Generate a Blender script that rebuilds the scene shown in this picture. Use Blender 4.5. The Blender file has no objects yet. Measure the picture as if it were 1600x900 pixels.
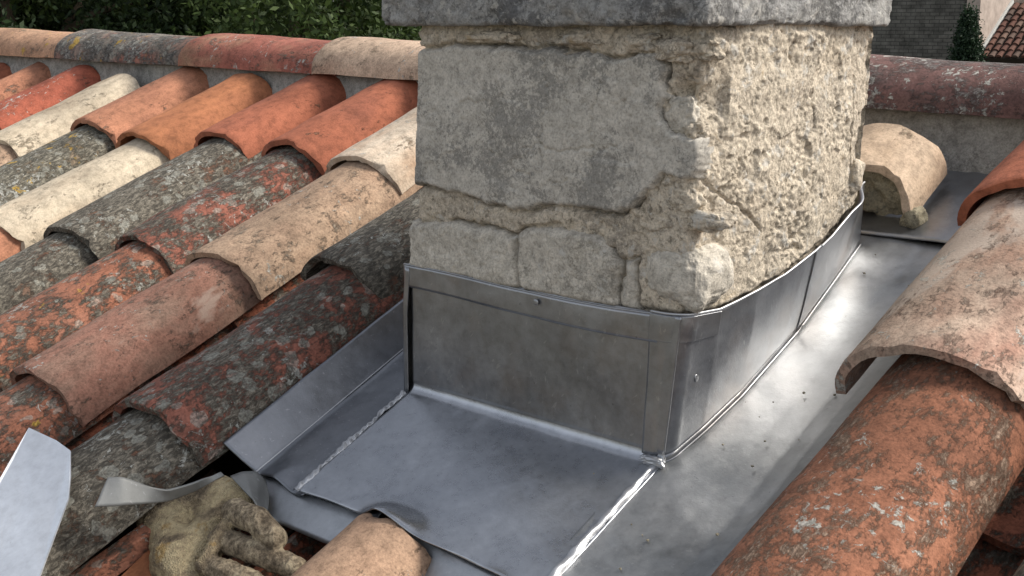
import bpy, bmesh, math, random
import numpy as np
from mathutils import Matrix, Vector

# ------------------------------------------------------------------ camera, world, sun, exposure
SC = bpy.context.scene
COL = SC.collection
F = 1944.0                                   # focal length in photo pixels (1600 wide)
def _n(v): return v / np.linalg.norm(v)
_ray = lambda px, py: np.array([px - 800.0, py - 450.0, F])
_X = _n(-_ray(-1300, 40)); _Y = _ray(2680, 40); _Y = _n(_Y - _X * _Y.dot(_X)); _Z = np.cross(_X, _Y)
RW = np.stack([_X, _Y, _Z])                  # camera frame (right, down, forward) -> world
CAM = np.array([0.83562, -1.15, 0.51199])    # origin of the world: bottom front right corner of the flashing
cd = bpy.data.cameras.new('camera'); cam = bpy.data.objects.new('camera', cd); COL.objects.link(cam)
m = Matrix.Identity(4)
for i in range(3):
    m[i][0] = RW[i, 0]; m[i][1] = -RW[i, 1]; m[i][2] = -RW[i, 2]; m[i][3] = CAM[i]
cam.matrix_world = m
cd.sensor_width = 36; cd.lens = F / 1600 * 36; cd.clip_start = 0.02; cd.clip_end = 3000
SC.camera = cam

SUN_EL, SUN_AZ = math.radians(44), math.radians(52)      # azimuth measured from +Y towards +X
w = bpy.data.worlds.new('World'); SC.world = w; w.use_nodes = True
wt = w.node_tree; bg = wt.nodes['Background']
sky = wt.nodes.new('ShaderNodeTexSky'); sky.sky_type = 'NISHITA'; sky.sun_disc = False
sky.sun_elevation = SUN_EL; sky.sun_rotation = SUN_AZ; sky.dust_density = 2.0; sky.air_density = 1.0; sky.ozone_density = 1.0
hs = wt.nodes.new('ShaderNodeHueSaturation'); hs.inputs['Saturation'].default_value = 0.3   # thin even cloud
wt.links.new(sky.outputs[0], hs.inputs['Color']); 
cn = wt.nodes.new('ShaderNodeTexNoise'); cn.inputs['Scale'].default_value = 1.7; cn.inputs['Detail'].default_value = 5; cn.inputs['Roughness'].default_value = .55   # broken cloud cover, the same all over
wc = wt.nodes.new('ShaderNodeTexCoord'); wt.links.new(wc.outputs['Generated'], cn.inputs['Vector'])
cr_ = wt.nodes.new('ShaderNodeValToRGB'); cr_.color_ramp.elements[0].position = .35; cr_.color_ramp.elements[0].color = (.68, .69, .71, 1); cr_.color_ramp.elements[1].position = .65; cr_.color_ramp.elements[1].color = (1.3, 1.28, 1.25, 1)
wt.links.new(cn.outputs['Fac'], cr_.inputs[0]); wx_ = wt.nodes.new('ShaderNodeMix'); wx_.data_type = 'RGBA'; wx_.blend_type = 'MULTIPLY'; wx_.inputs[0].default_value = 1
wt.links.new(hs.outputs[0], wx_.inputs[6]); wt.links.new(cr_.outputs[0], wx_.inputs[7]); wt.links.new(wx_.outputs[2], bg.inputs[0])
bg.inputs[1].default_value = 0.125
sl = bpy.data.lights.new('sun', 'SUN'); sl.energy = 2.5; sl.angle = math.radians(17); sl.color = (1, .93, .82)
so = bpy.data.objects.new('sun', sl); COL.objects.link(so)
sd = Vector((math.sin(SUN_AZ) * math.cos(SUN_EL), math.cos(SUN_AZ) * math.cos(SUN_EL), math.sin(SUN_EL)))
so.rotation_euler = sd.to_track_quat('Z', 'Y').to_euler(); so.location = (3, 3, 6)
SC.view_settings.view_transform = 'Standard'; SC.view_settings.look = 'None'
SC.view_settings.gamma = 1.0; SC.view_settings.use_curve_mapping = False
SC.view_settings.exposure = 0.85

# ------------------------------------------------------------------ geometry helpers
TH = math.radians(24.06); CT, ST = math.cos(TH), math.sin(TH)
ROOF = Matrix(((1, 0, 0, 0), (0, CT, -ST, 0), (0, ST, CT, 0), (0, 0, 0, 1)))    # (u along ridge, v up the slope, w off the slope)
def rp(u, v, w=0): return np.array([u, v * CT - w * ST, v * ST + w * CT])
def rpa(a): a = np.asarray(a, float); return np.stack([a[..., 0], a[..., 1] * CT - a[..., 2] * ST, a[..., 1] * ST + a[..., 2] * CT], -1)
NR = np.array([0, -ST, CT])
def uv(px, py, w=0.0):
    r = RW @ _ray(px, py); t = (w - NR.dot(CAM)) / NR.dot(r); p = CAM + r * t
    return p[0], p[1] * CT + p[2] * ST, w
def fp(px, py, y=0.0):
    r = RW @ _ray(px, py); t = (y - CAM[1]) / r[1]; p = CAM + r * t; return p[0], p[2]
def sp(px, py, x=0.03):
    r = RW @ _ray(px, py); t = (x - CAM[0]) / r[0]; p = CAM + r * t; return p[1], p[2]
def far(px, py, depth): return CAM + RW @ (_ray(px, py) / F * depth)

def _hash(ix, iy, iz, s):
    h = (ix.astype(np.int64) * 374761393 + iy.astype(np.int64) * 668265263 + iz.astype(np.int64) * 2147483647 + s * 1274126177) & 0xffffffff
    h = ((h ^ (h >> 13)) * 1274126177) & 0xffffffff
    h = ((h ^ (h >> 16)) * 2246822519) & 0xffffffff
    return ((h ^ (h >> 15)) & 0xffffff) / float(0xffffff) * 2 - 1
def noise(p, s=0):
    p = np.asarray(p, float); i = np.floor(p).astype(np.int64); f = p - i; f = f * f * f * (f * (f * 6 - 15) + 10)
    r = 0
    for dx in (0, 1):
        wx = f[..., 0] if dx else 1 - f[..., 0]
        for dy in (0, 1):
            wy = f[..., 1] if dy else 1 - f[..., 1]
            for dz in (0, 1):
                wz = f[..., 2] if dz else 1 - f[..., 2]
                r = r + _hash(i[..., 0] + dx, i[..., 1] + dy, i[..., 2] + dz, s) * wx * wy * wz
    return r
def fbm(p, sc, oc=4, s=0, g=.5):
    p = np.asarray(p, float) * sc; r = 0; a = 1; t = 0
    for k in range(oc):
        r = r + a * noise(p + 17.3 * k, s + k); t += a; a *= g; p = p * 2.03
    return r / t
def sst(a, b, x): t = np.clip((x - a) / (b - a), 0, 1); return t * t * (3 - 2 * t)

def mesh(name, V, Fc, mat, parent=None, smooth=True, world=True, mw=None):
    me = bpy.data.meshes.new(name); me.from_pydata(np.asarray(V).tolist(), [], [tuple(map(int, f)) for f in Fc])
    if smooth: me.polygons.foreach_set('use_smooth', [True] * len(me.polygons))
    me.materials.append(mat); me.update()
    return link(name, me, parent, mw)
def link(name, me, parent=None, mw=None):
    o = bpy.data.objects.new(name, me); COL.objects.link(o)
    if mw is not None: o.matrix_world = mw
    if parent is not None:
        o.parent = parent; o.matrix_parent_inverse = Matrix.Translation(-parent.location)
    return o
def gridf(nu, nv, closed=False):
    a = np.arange((nu - (0 if closed else 1))); b = np.arange(nv - 1); A, B = np.meshgrid(a, b, indexing='ij')
    A2 = (A + 1) % nu
    return np.stack([A * nv + B, A2 * nv + B, A2 * nv + B + 1, A * nv + B + 1], -1).reshape(-1, 4)
def sheet(name, P, mat, parent=None, thick=0.0, smooth=True, flip=False):
    """P: (nu,nv,3) grid of points -> mesh, solid if thick"""
    nu, nv = P.shape[:2]; Fc = gridf(nu, nv); V = P.reshape(-1, 3)
    if flip: Fc = Fc[:, ::-1]
    o = mesh(name, V, Fc, mat, parent, smooth)
    if thick:
        md = o.modifiers.new('solid', 'SOLIDIFY'); md.thickness = thick; md.offset = -1; md.use_rim = True
    return o
def thing(name, label, cat, loc=(0, 0, 0), group=None):
    o = bpy.data.objects.new(name, None); COL.objects.link(o); o.location = loc; o.empty_display_size = .05
    o['label'] = label; o['category'] = cat
    if group: o['group'] = group
    return o
def tag(o, label, cat, group=None):
    o['label'] = label; o['category'] = cat
    if group: o['group'] = group
    return o
def box_vf(x0, x1, y0, y1, z0, z1):
    V = [(x0, y0, z0), (x1, y0, z0), (x1, y1, z0), (x0, y1, z0), (x0, y0, z1), (x1, y0, z1), (x1, y1, z1), (x0, y1, z1)]
    return V, [(0, 3, 2, 1), (4, 5, 6, 7), (0, 1, 5, 4), (1, 2, 6, 5), (2, 3, 7, 6), (3, 0, 4, 7)]
def tube(path, rad, n=8):
    path = np.asarray(path, float); k = len(path); rad = np.broadcast_to(rad, (k,)); T = np.gradient(path, axis=0)
    T /= np.linalg.norm(T, axis=1)[:, None]; up = np.array([0.3, .2, .93]); V = []
    for i in range(k):
        a = np.cross(T[i], up); a /= np.linalg.norm(a); b = np.cross(a, T[i])
        for j in range(n):
            t = 2 * math.pi * j / n; V.append(path[i] + rad[i] * (a * math.cos(t) + b * math.sin(t)))
    Fc = [(i * n + j, i * n + (j + 1) % n, (i + 1) * n + (j + 1) % n, (i + 1) * n + j) for i in range(k - 1) for j in range(n)]
    Fc += [tuple(range(n))[::-1], tuple((k - 1) * n + j for j in range(n))]
    return V, Fc
def surface_nets(D, org, h):
    """D: sampled distance field (nx,ny,nz); returns verts, quads"""
    s = D < 0; nx, ny, nz = D.shape
    acc = np.zeros((nx - 1, ny - 1, nz - 1, 3)); cnt = np.zeros((nx - 1, ny - 1, nz - 1))
    base = np.stack(np.meshgrid(np.arange(nx), np.arange(ny), np.arange(nz), indexing='ij'), -1).astype(float)
    for ax in range(3):
        sl0 = [slice(None)] * 3; sl1 = [slice(None)] * 3; sl0[ax] = slice(0, -1); sl1[ax] = slice(1, None)
        a, b = D[tuple(sl0)], D[tuple(sl1)]; cr = (a < 0) != (b < 0)
        t = np.where(cr, a / np.where(a - b == 0, 1, a - b), 0); pos = base[tuple(sl0)].copy(); pos[..., ax] += t
        o1, o2 = [k for k in range(3) if k != ax]
        for d1 in (0, 1):
            for d2 in (0, 1):
                q = [slice(None)] * 3; q[o1] = slice(d1, D.shape[o1] - 1 + d1); q[o2] = slice(d2, D.shape[o2] - 1 + d2)
                c = cr[tuple(q)]; acc += pos[tuple(q)] * c[..., None]; cnt += c
    m_ = cnt > 0; idx = -np.ones(m_.shape, int); idx[m_] = np.arange(m_.sum())
    V = acc[m_] / cnt[m_][:, None] * h + org; Q = []
    for ax in range(3):
        o1, o2 = [(1, 2), (2, 0), (0, 1)][ax]
        sl0 = [slice(1, -1)] * 3; sl0[ax] = slice(0, -1); sl1 = list(sl0); sl1[ax] = slice(1, None)
        a, b = s[tuple(sl0)], s[tuple(sl1)]
        I = np.argwhere(a != b); sg = a[a != b]
        off = np.ones(3, int); off[ax] = 0; I = I + off
        e1 = np.zeros(3, int); e1[o1] = 1; e2 = np.zeros(3, int); e2[o2] = 1
        g = lambda J: idx[J[:, 0], J[:, 1], J[:, 2]]
        q = np.stack([g(I - e1 - e2), g(I - e2), g(I), g(I - e1)], -1); q[~sg] = q[~sg][:, ::-1]; Q.append(q)
    return V, np.concatenate(Q)
def polyd(px, pz, poly):
    """signed distance to polygon, positive inside"""
    poly = np.asarray(poly, float); d = np.full(px.shape, 1e9); ins = np.zeros(px.shape, bool)
    for a, b in zip(poly, np.roll(poly, -1, 0)):
        e = b - a; wx, wz = px - a[0], pz - a[1]; t = np.clip((wx * e[0] + wz * e[1]) / e.dot(e), 0, 1)
        d = np.minimum(d, np.hypot(wx - t * e[0], wz - t * e[1]))
        c = (a[1] > pz) != (b[1] > pz); xi = a[0] + (pz - a[1]) / (e[1] if e[1] else 1e-9) * e[0]; ins ^= c & (px < xi)
    return np.where(ins, d, -d)
def lined(px, pz, line):
    d = np.full(px.shape, 1e9); line = np.asarray(line, float)
    for a, b in zip(line[:-1], line[1:]):
        e = b - a; wx, wz = px - a[0], pz - a[1]; t = np.clip((wx * e[0] + wz * e[1]) / e.dot(e), 0, 1)
        d = np.minimum(d, np.hypot(wx - t * e[0], wz - t * e[1]))
    return d

# ------------------------------------------------------------------ materials
class G:
    def __init__(s, name, rough=.9, spec=.3):
        s.m = bpy.data.materials.new(name); s.m.use_nodes = True; s.t = s.m.node_tree; s.b = s.t.nodes['Principled BSDF']
        s.b.inputs['Roughness'].default_value = rough; s.b.inputs['Specular IOR Level'].default_value = spec
    def put(s, sock, v):
        if isinstance(v, bpy.types.NodeSocket): s.t.links.new(v, sock)
        elif isinstance(v, tuple) and len(v) == 3 and sock.type == 'RGBA': sock.default_value = (*v, 1)
        else: sock.default_value = v
    def coord(s, stretch=(1, 1, 1), rnd=True, obj=True):
        c = s.t.nodes.new('ShaderNodeTexCoord').outputs['Object']
        if rnd:
            oi = s.t.nodes.new('ShaderNodeObjectInfo'); k = s.t.nodes.new('ShaderNodeVectorMath'); k.operation = 'SCALE'
            cx = s.t.nodes.new('ShaderNodeCombineXYZ')
            for i, f in enumerate((7.1, 13.7, 5.3)):
                s.put(cx.inputs[i], s.math('MULTIPLY', oi.outputs['Random'], f))
            a = s.t.nodes.new('ShaderNodeVectorMath'); a.operation = 'ADD'; s.put(a.inputs[0], c); s.put(a.inputs[1], cx.outputs[0]); c = a.outputs[0]
        if stretch != (1, 1, 1):
            mp = s.t.nodes.new('ShaderNodeMapping'); mp.inputs['Scale'].default_value = stretch; s.put(mp.inputs[0], c); c = mp.outputs[0]
        return c
    def noise(s, c, sc, det=5, rough=.6, dist=0):
        n = s.t.nodes.new('ShaderNodeTexNoise'); s.put(n.inputs['Vector'], c); n.inputs['Scale'].default_value = sc
        n.inputs['Detail'].default_value = det; n.inputs['Roughness'].default_value = rough; n.inputs['Distortion'].default_value = dist
        return n.outputs['Fac']
    def vor(s, c, sc, feat='F1'):
        n = s.t.nodes.new('ShaderNodeTexVoronoi'); n.feature = feat; s.put(n.inputs['Vector'], c); n.inputs['Scale'].default_value = sc
        return n.outputs['Distance']
    def ramp(s, f, stops, interp='LINEAR'):
        r = s.t.nodes.new('ShaderNodeValToRGB'); s.put(r.inputs[0], f); e = r.color_ramp.elements; r.color_ramp.interpolation = interp
        while len(e) < len(stops): e.new(.5)
        for i, (p, c) in enumerate(stops):
            e[i].position = p; e[i].color = (*c, 1) if isinstance(c, tuple) else (c, c, c, 1)
        return r.outputs[0]
    def math(s, op, a, b=0.0):
        n = s.t.nodes.new('ShaderNodeMath'); n.operation = op; s.put(n.inputs[0], a); s.put(n.inputs[1], b); return n.outputs[0]
    def mix(s, f, a, b, mode='MIX'):
        n = s.t.nodes.new('ShaderNodeMix'); n.data_type = 'RGBA'; n.blend_type = mode
        s.put(n.inputs[0], f); s.put(n.inputs[6], a); s.put(n.inputs[7], b); return n.outputs[2]
    def bump(s, h, st, dist, prev=None):
        n = s.t.nodes.new('ShaderNodeBump'); s.put(n.inputs['Height'], h); n.inputs['Strength'].default_value = st; n.inputs['Distance'].default_value = dist
        if prev: s.put(n.inputs['Normal'], prev)
        return n.outputs[0]
    def out(s, col, nrm=None, rough=None, metal=None):
        s.put(s.b.inputs['Base Color'], col)
        if nrm: s.put(s.b.inputs['Normal'], nrm)
        if rough is not None: s.put(s.b.inputs['Roughness'], rough)
        if metal is not None: s.put(s.b.inputs['Metallic'], metal)
        return s.m

def mat_tile(name, base, grime=(.5, (.07, .062, .05), (.2, .185, .155)), pale=0.0, yellow=0.0, patch=None, grain=.12):
    """base: ramp colours; grime = (coverage, dark, light) of the lichen crust; pale = coverage of whitish flecks"""
    g = G(name, .88, .25); c = g.coord(); cs = g.coord((1, .45, 1))
    n1 = g.noise(cs, 9, 4, .6)
    k = len(base); col = g.ramp(n1, [(.3 + .4 * i / max(1, k - 1), b) for i, b in enumerate(base)])
    gr = g.noise(c, 260, 3, .7); col = g.mix(1.0, col, g.ramp(gr, [(.36, 1 - grain * 2.2), (.5, 1.0), (.64, 1 + grain * 1.4)]), 'MULTIPLY')
    mid = g.noise(c, 55, 5, .7); col = g.mix(1.0, col, g.ramp(mid, [(.36, .74), (.5, 1.0), (.64, 1.16)]), 'MULTIPLY')
    h = g.math('MULTIPLY', gr, .35)
    if patch:
        pm = g.ramp(g.noise(cs, 7, 5, .65, .4), [(.60 - patch[0] * .3, 0.0), (.66 - patch[0] * .3, 1.0)]); col = g.mix(pm, col, patch[1])
    cov, gd, gl = grime
    if cov > 0:
        a = g.noise(c, 15, 9, .78, .3); fine = g.noise(cs, 120, 6, .8)
        msk = g.math('ADD', g.math('MULTIPLY', a, .6), g.math('MULTIPLY', fine, .4))
        t = .615 - cov * .22; msk = g.ramp(msk, [(t - .02, 0.0), (t + .035, 1.0)])
        sp1 = g.noise(cs, 170, 4, .75, .6)
        gc = g.ramp(sp1, [(.40, gd), (.49, tuple((x * .6 + y * .4) for x, y in zip(gd, gl))), (.56, gl), (.64, tuple(min(.5, x * 1.55) for x in gl))])
        col = g.mix(msk, col, gc)
        h = g.math('ADD', h, g.math('MULTIPLY', msk, .5)); h = g.math('ADD', h, g.math('MULTIPLY', g.math('MULTIPLY', sp1, msk), 1.6))
    if pale > 0:
        p1 = g.noise(c, 62, 6, .75, .5); p2 = g.noise(c, 8, 3, .5)
        pm = g.math('ADD', p1, g.math('MULTIPLY', g.math('SUBTRACT', p2, .5), .5)); t = .655 - pale * .2
        pm = g.ramp(pm, [(t, 0.0), (t + .035, .85)]); col = g.mix(pm, col, g.ramp(gr, [(.35, (.3, .3, .27)), (.6, (.52, .52, .48))]))
        h = g.math('ADD', h, g.math('MULTIPLY', pm, .35))
    col = g.mix(1.0, col, g.ramp(g.noise(c, 4.5, 3, .55), [(.36, .74), (.5, 1.0), (.64, 1.14)]), 'MULTIPLY')
    if cov > .45:
        wv_ = g.t.nodes.new('ShaderNodeVectorMath'); wv_.operation = 'ADD'; g.put(wv_.inputs[0], c); nd = g.t.nodes.new('ShaderNodeVectorMath'); nd.operation = 'SCALE'; nn = g.t.nodes.new('ShaderNodeTexNoise'); g.put(nn.inputs['Vector'], c); nn.inputs['Scale'].default_value = 60; g.put(nd.inputs[0], nn.outputs['Color']); nd.inputs['Scale'].default_value = .022; g.put(wv_.inputs[1], nd.outputs[0])
        ds = g.math('ADD', g.vor(wv_.outputs[0], 30), g.math('MULTIPLY', g.noise(c, 9, 2, .5), -.5))
        cm = g.ramp(ds, [(-.0, .5), (.03, .35), (.05, 0.0)]); col = g.mix(cm, col, g.ramp(gr, [(.4, (.2, .2, .175)), (.6, (.42, .42, .37))]))
    if yellow > 0:
        y1 = g.noise(c, 24, 5, .65, .4); t = .675 - yellow * .2
        ym = g.ramp(y1, [(t, 0.0), (t + .04, .9)]); col = g.mix(ym, col, g.ramp(gr, [(.35, (.28, .17, .03)), (.6, (.5, .33, .07))]))
    nrm = g.bump(h, .75, .0035)
    return g.out(col, nrm)
DK, LT = (.06, .052, .042), (.17, .15, .122)
TM = {
 'orange': mat_tile('terracotta_orange', [(.33, .13, .062), (.38, .155, .075), (.30, .12, .062)], (.0, DK, LT), grain=.05),
 'redorange': mat_tile('terracotta_red_orange', [(.28, .095, .055), (.33, .115, .066), (.25, .09, .057)], (.06, (.14, .06, .035), (.3, .2, .13)), grain=.06),
 'pinkorange': mat_tile('terracotta_pink_orange', [(.34, .155, .095), (.38, .175, .105), (.30, .135, .085)], (.14, (.12, .07, .05), (.27, .2, .15)), grain=.08),
 'red': mat_tile('terracotta_red', [(.28, .08, .05), (.34, .1, .06)], (.12, (.13, .05, .035), (.3, .2, .14)), pale=.12, grain=.08),
 'cream': mat_tile('terracotta_cream', [(.48, .40, .295), (.54, .46, .35), (.43, .345, .25)], (.16, (.24, .19, .13), (.42, .35, .26)), grain=.06),
 'whitebeige': mat_tile('terracotta_white_beige', [(.42, .31, .225), (.52, .44, .35), (.37, .26, .18)], (.12, (.25, .17, .11), (.42, .34, .25)), pale=.12, grain=.07),
 'beige': mat_tile('terracotta_beige_brown', [(.33, .21, .14), (.38, .27, .19), (.30, .20, .14)], (.26, (.13, .10, .075), (.32, .26, .20)), pale=.14, grain=.12),
 'dark': mat_tile('terracotta_black_lichen', [(.20, .09, .055), (.16, .12, .09)], (.86, (.058, .052, .043), (.165, .148, .12)), pale=.16),
 'darkyellow': mat_tile('terracotta_grey_yellow_lichen', [(.24, .2, .15), (.2, .15, .1)], (.78, (.065, .06, .048), (.19, .175, .14)), pale=.2, yellow=.38),
 'darkred': mat_tile('terracotta_dark_red_lichen', [(.21, .085, .06), (.26, .1, .07), (.17, .085, .065)], (.60, DK, LT), pale=.22),
 'redlichen': mat_tile('terracotta_red_patched_lichen', [(.28, .115, .072), (.31, .13, .08), (.24, .12, .085)], (.47, DK, LT), pale=.2, yellow=.06),
 'rose': mat_tile('terracotta_rose_worn', [(.27, .175, .13), (.30, .15, .108), (.32, .22, .165)], (.2, (.11, .085, .065), (.27, .21, .165)), pale=.1, patch=(.25, (.42, .3, .24))),
 'rust': mat_tile('terracotta_rust_speckled', [(.23, .1, .06), (.275, .118, .07), (.29, .135, .083)], (.43, (.13, .085, .06), (.27, .19, .14)), pale=.1),
 'rosegrey': mat_tile('terracotta_rose_grey', [(.33, .2, .145), (.42, .32, .25), (.34, .2, .15)], (.27, (.19, .12, .09), (.36, .28, .225)), pale=.3, patch=(.36, (.46, .38, .32))),
 'purple': mat_tile('terracotta_purple_brown', [(.13, .085, .078), (.16, .088, .079), (.12, .085, .08)], (.42, (.085, .065, .06), (.22, .2, .19)), pale=.34),
 'ridge_tan': mat_tile('terracotta_ridge_tan', [(.36, .23, .15), (.42, .25, .16), (.33, .2, .13)], (.2, (.13, .1, .07), (.3, .24, .18)), yellow=.2),
 'ridge_grey': mat_tile('terracotta_ridge_grey_yellow', [(.28, .12, .09), (.22, .2, .17), (.27, .13, .1)], (.56, (.06, .058, .055), (.2, .19, .175)), pale=.2, yellow=.26),
 'ridge_red': mat_tile('terracotta_ridge_red', [(.34, .2, .13), (.30, .11, .08), (.28, .1, .075)], (.22, (.1, .075, .06), (.24, .2, .16)), pale=.13),
 'ridge_pale': mat_tile('terracotta_ridge_pale', [(.42, .3, .22), (.46, .34, .25), (.38, .25, .18)], (.16, (.2, .15, .1), (.36, .29, .22)), pale=.1),
 'tan': mat_tile('terracotta_tan', [(.36, .23, .155), (.40, .265, .18), (.34, .215, .145)], (.28, (.17, .115, .08), (.31, .23, .165)), pale=.06, grain=.1),
 'paletan': mat_tile('terracotta_pale_tan', [(.46, .34, .24), (.52, .40, .295), (.45, .32, .225)], (.12, (.24, .17, .12), (.4, .31, .22)), grain=.07),
 'channel': mat_tile('terracotta_channel', [(.24, .085, .05), (.28, .1, .06)], (.5, (.05, .04, .03), (.15, .125, .1))),
}

def mat_metal(name, c1, c2, rough=(.33, .5), brown=0.0, metal=.88, scuff=.5):
    g = G(name, .4, .5); c = g.coord(rnd=False); n = g.noise(c, 7, 5, .6, .5); fine = g.noise(c, 60, 6, .7)
    grn = g.noise(c, 420, 3, .6);
    col = g.ramp(n, [(.32, c1), (.68, c2)])
    col = g.mix(1.0, col, g.ramp(fine, [(.3, .86), (.5, 1.0), (.7, 1.1)]), 'MULTIPLY')
    col = g.mix(1.0, col, g.ramp(g.noise(c, 3.2, 3, .5), [(.35, .9), (.65, 1.07)]), 'MULTIPLY')
    if brown: col = g.mix(g.ramp(g.noise(c, 11, 4, .6, .3), [(.5, 0.0), (.75, brown)]), col, (.3, .22, .16))
    for rz_ in (.5, 2.1, 1.2):
        mp = g.t.nodes.new('ShaderNodeMapping'); mp.inputs['Rotation'].default_value = (rz_ * .7, rz_ * 1.3, rz_); g.put(mp.inputs[0], c); m2 = g.t.nodes.new('ShaderNodeMapping'); m2.inputs['Scale'].default_value = (5, 170, 170); g.put(m2.inputs[0], mp.outputs[0]); mp = m2
        sc_ = g.ramp(g.noise(mp.outputs[0], 1.0, 2, .5), [(.70, 0.0), (.74, .22)]); col = g.mix(sc_, col, (.6, .61, .62))
    sp_ = g.ramp(g.noise(c, 130, 5, .7), [(.66, 0.0), (.71, scuff)]); col = g.mix(sp_, col, (.12, .12, .12))
    ro = g.ramp(g.math('ADD', g.math('MULTIPLY', n, .5), g.math('MULTIPLY', fine, .5)), [(.3, rough[0]), (.7, rough[1])])
    nrm = g.bump(g.math('ADD', g.math('MULTIPLY', fine, .6), g.math('MULTIPLY', grn, .25)), .25, .002)
    nrm = g.bump(g.noise(c, 13, 3, .5), .14, .012, nrm)
    return g.out(col, nrm, ro, metal)
MM = {
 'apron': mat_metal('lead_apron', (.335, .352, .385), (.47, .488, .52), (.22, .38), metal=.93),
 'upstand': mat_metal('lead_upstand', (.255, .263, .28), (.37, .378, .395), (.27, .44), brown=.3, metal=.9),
 'gutter': mat_metal('lead_gutter', (.30, .31, .315), (.45, .455, .46), (.36, .52), metal=.92),
 'welt': mat_metal('lead_welt', (.4, .41, .43), (.52, .53, .55), (.34, .48), scuff=.2),
 'strip': mat_metal('lead_strip', (.36, .38, .40), (.5, .52, .55), (.3, .5)),
 'side': mat_metal('lead_side_dark_reflection', (.165, .175, .195), (.26, .272, .295), (.24, .4), metal=.93),  # left gutter lead, darkened: the dark reflection is put into its base colour
 'dull': mat_metal('dull_lead', (.2, .205, .2), (.29, .295, .29), (.5, .65), metal=.5),
 'zinc': mat_metal('bright_zinc', (.62, .65, .7), (.74, .77, .82), (.35, .45), metal=.65, scuff=.15),
}

def mat_stone(name, cols, dark=.4, dk=(.12, .115, .105), pale=.0, bump=.6, fs=1.0, yellow=0.0, con=1.0, pore=0.0):
    g = G(name, .93, .2); c = g.coord(rnd=False); n = g.noise(c, 9, 5, .62); fine = g.noise(c, 75 * fs, 7, .72, .3); gr = g.noise(c, 330, 4, .7)
    k = len(cols); col = g.ramp(n, [(.3 + .4 * i / max(1, k - 1), b) for i, b in enumerate(cols)])
    col = g.mix(1.0, col, g.ramp(fine, [(.37, 1 - .3 * con), (.5, 1.0), (.62, 1 + .18 * con)]), 'MULTIPLY')
    col = g.mix(1.0, col, g.ramp(gr, [(.36, .75), (.5, 1.0), (.64, 1.14)]), 'MULTIPLY')
    if dark:
        a = g.math('ADD', g.math('ADD', g.math('MULTIPLY', g.noise(c, 7, 3, .5, .4), .45), g.math('MULTIPLY', g.noise(c, 24, 5, .75, .8), .3)), g.math('MULTIPLY', g.noise(c, 170, 5, .8), .4))
        t = .695 - dark * .2; col = g.mix(g.ramp(a, [(t, 0.0), (t + .035, .72)]), col, g.ramp(gr, [(.3, dk), (.7, tuple(x * 2.1 for x in dk))]))
    if pale: 
        p = g.noise(c, 42, 6, .7, .4); t = .64 - pale * .2; col = g.mix(g.ramp(p, [(t, 0.0), (t + .05, .75)]), col, (.52, .5, .46))
    if yellow:
        p = g.noise(c, 20, 6, .65, .4); t = .65 - yellow * .2; col = g.mix(g.ramp(p, [(t, 0.0), (t + .1, .7)]), col, (.42, .31, .17))
    if pore: col = g.mix(g.ramp(g.noise(c, 135, 3, .6, .3), [(.60 - .1 * pore, 0.0), (.65 - .1 * pore, .6)]), col, (.13, .115, .09))
    h = g.math('ADD', fine, g.math('MULTIPLY', gr, .5)); return g.out(col, g.bump(h, bump, .004))
SM = {
 'block': mat_stone('limestone_block', [(.425, .395, .345), (.475, .445, .395), (.395, .37, .325)], .56, (.13, .125, .115), bump=.3, con=.8),
 'render': mat_stone('rough_lime_render', [(.485, .415, .325), (.545, .478, .385), (.435, .375, .30)], .42, (.17, .15, .125), pale=.34, bump=.8, fs=1.5, yellow=.16, con=1.15, pore=.12),
 'stone': mat_stone('rubble_stone', [(.46, .42, .355), (.515, .475, .41), (.41, .375, .32)], .34, (.15, .14, .12), pale=.15, bump=.7),
 'corner': mat_stone('white_corner_stone', [(.47, .43, .36), (.53, .49, .425), (.42, .39, .33)], .4, (.15, .145, .125), pale=.25, bump=.8),
 'cap': mat_stone('weathered_cap', [(.25, .25, .25), (.33, .325, .31), (.22, .22, .225)], .52, (.06, .06, .06), pale=.3, bump=1.0, fs=1.3),
 'bed': mat_stone('cement_bedding', [(.27, .26, .24), (.33, .32, .295), (.24, .23, .21)], .22, (.1, .095, .085), bump=.6),
 'fragmortar': mat_stone('old_mortar', [(.2, .185, .14), (.3, .27, .2), (.4, .36, .26)], .4, (.06, .055, .045), bump=1.0),
}
def mat_flat(name, col, rough=.9, var=.25, sc=30):
    g = G(name, rough, .2); c = g.coord(); n = g.noise(c, sc, 5, .65)
    return g.out(g.ramp(n, [(.3, tuple(x * (1 - var) for x in col)), (.7, tuple(x * (1 + var) for x in col))]), g.bump(n, .4, .01))

# ------------------------------------------------------------------ setting: ground
GZ = -5.6
gm = G('ground', .95, .1); gc = gm.coord(rnd=False)
gmat = gm.out(gm.ramp(gm.noise(gc, .35, 6, .65), [(.3, (.08, .085, .05)), (.5, (.14, .13, .1)), (.7, (.2, .18, .15))]))
gx = np.linspace(-1, 1, 41); gx = np.sign(gx) * (np.abs(gx) ** 2.2) * 1500
GX, GY = np.meshgrid(gx, gx, indexing='ij')
go = sheet('ground', np.stack([GX, GY, np.full_like(GX, GZ)], -1), gmat); go['kind'] = 'structure'

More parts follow.
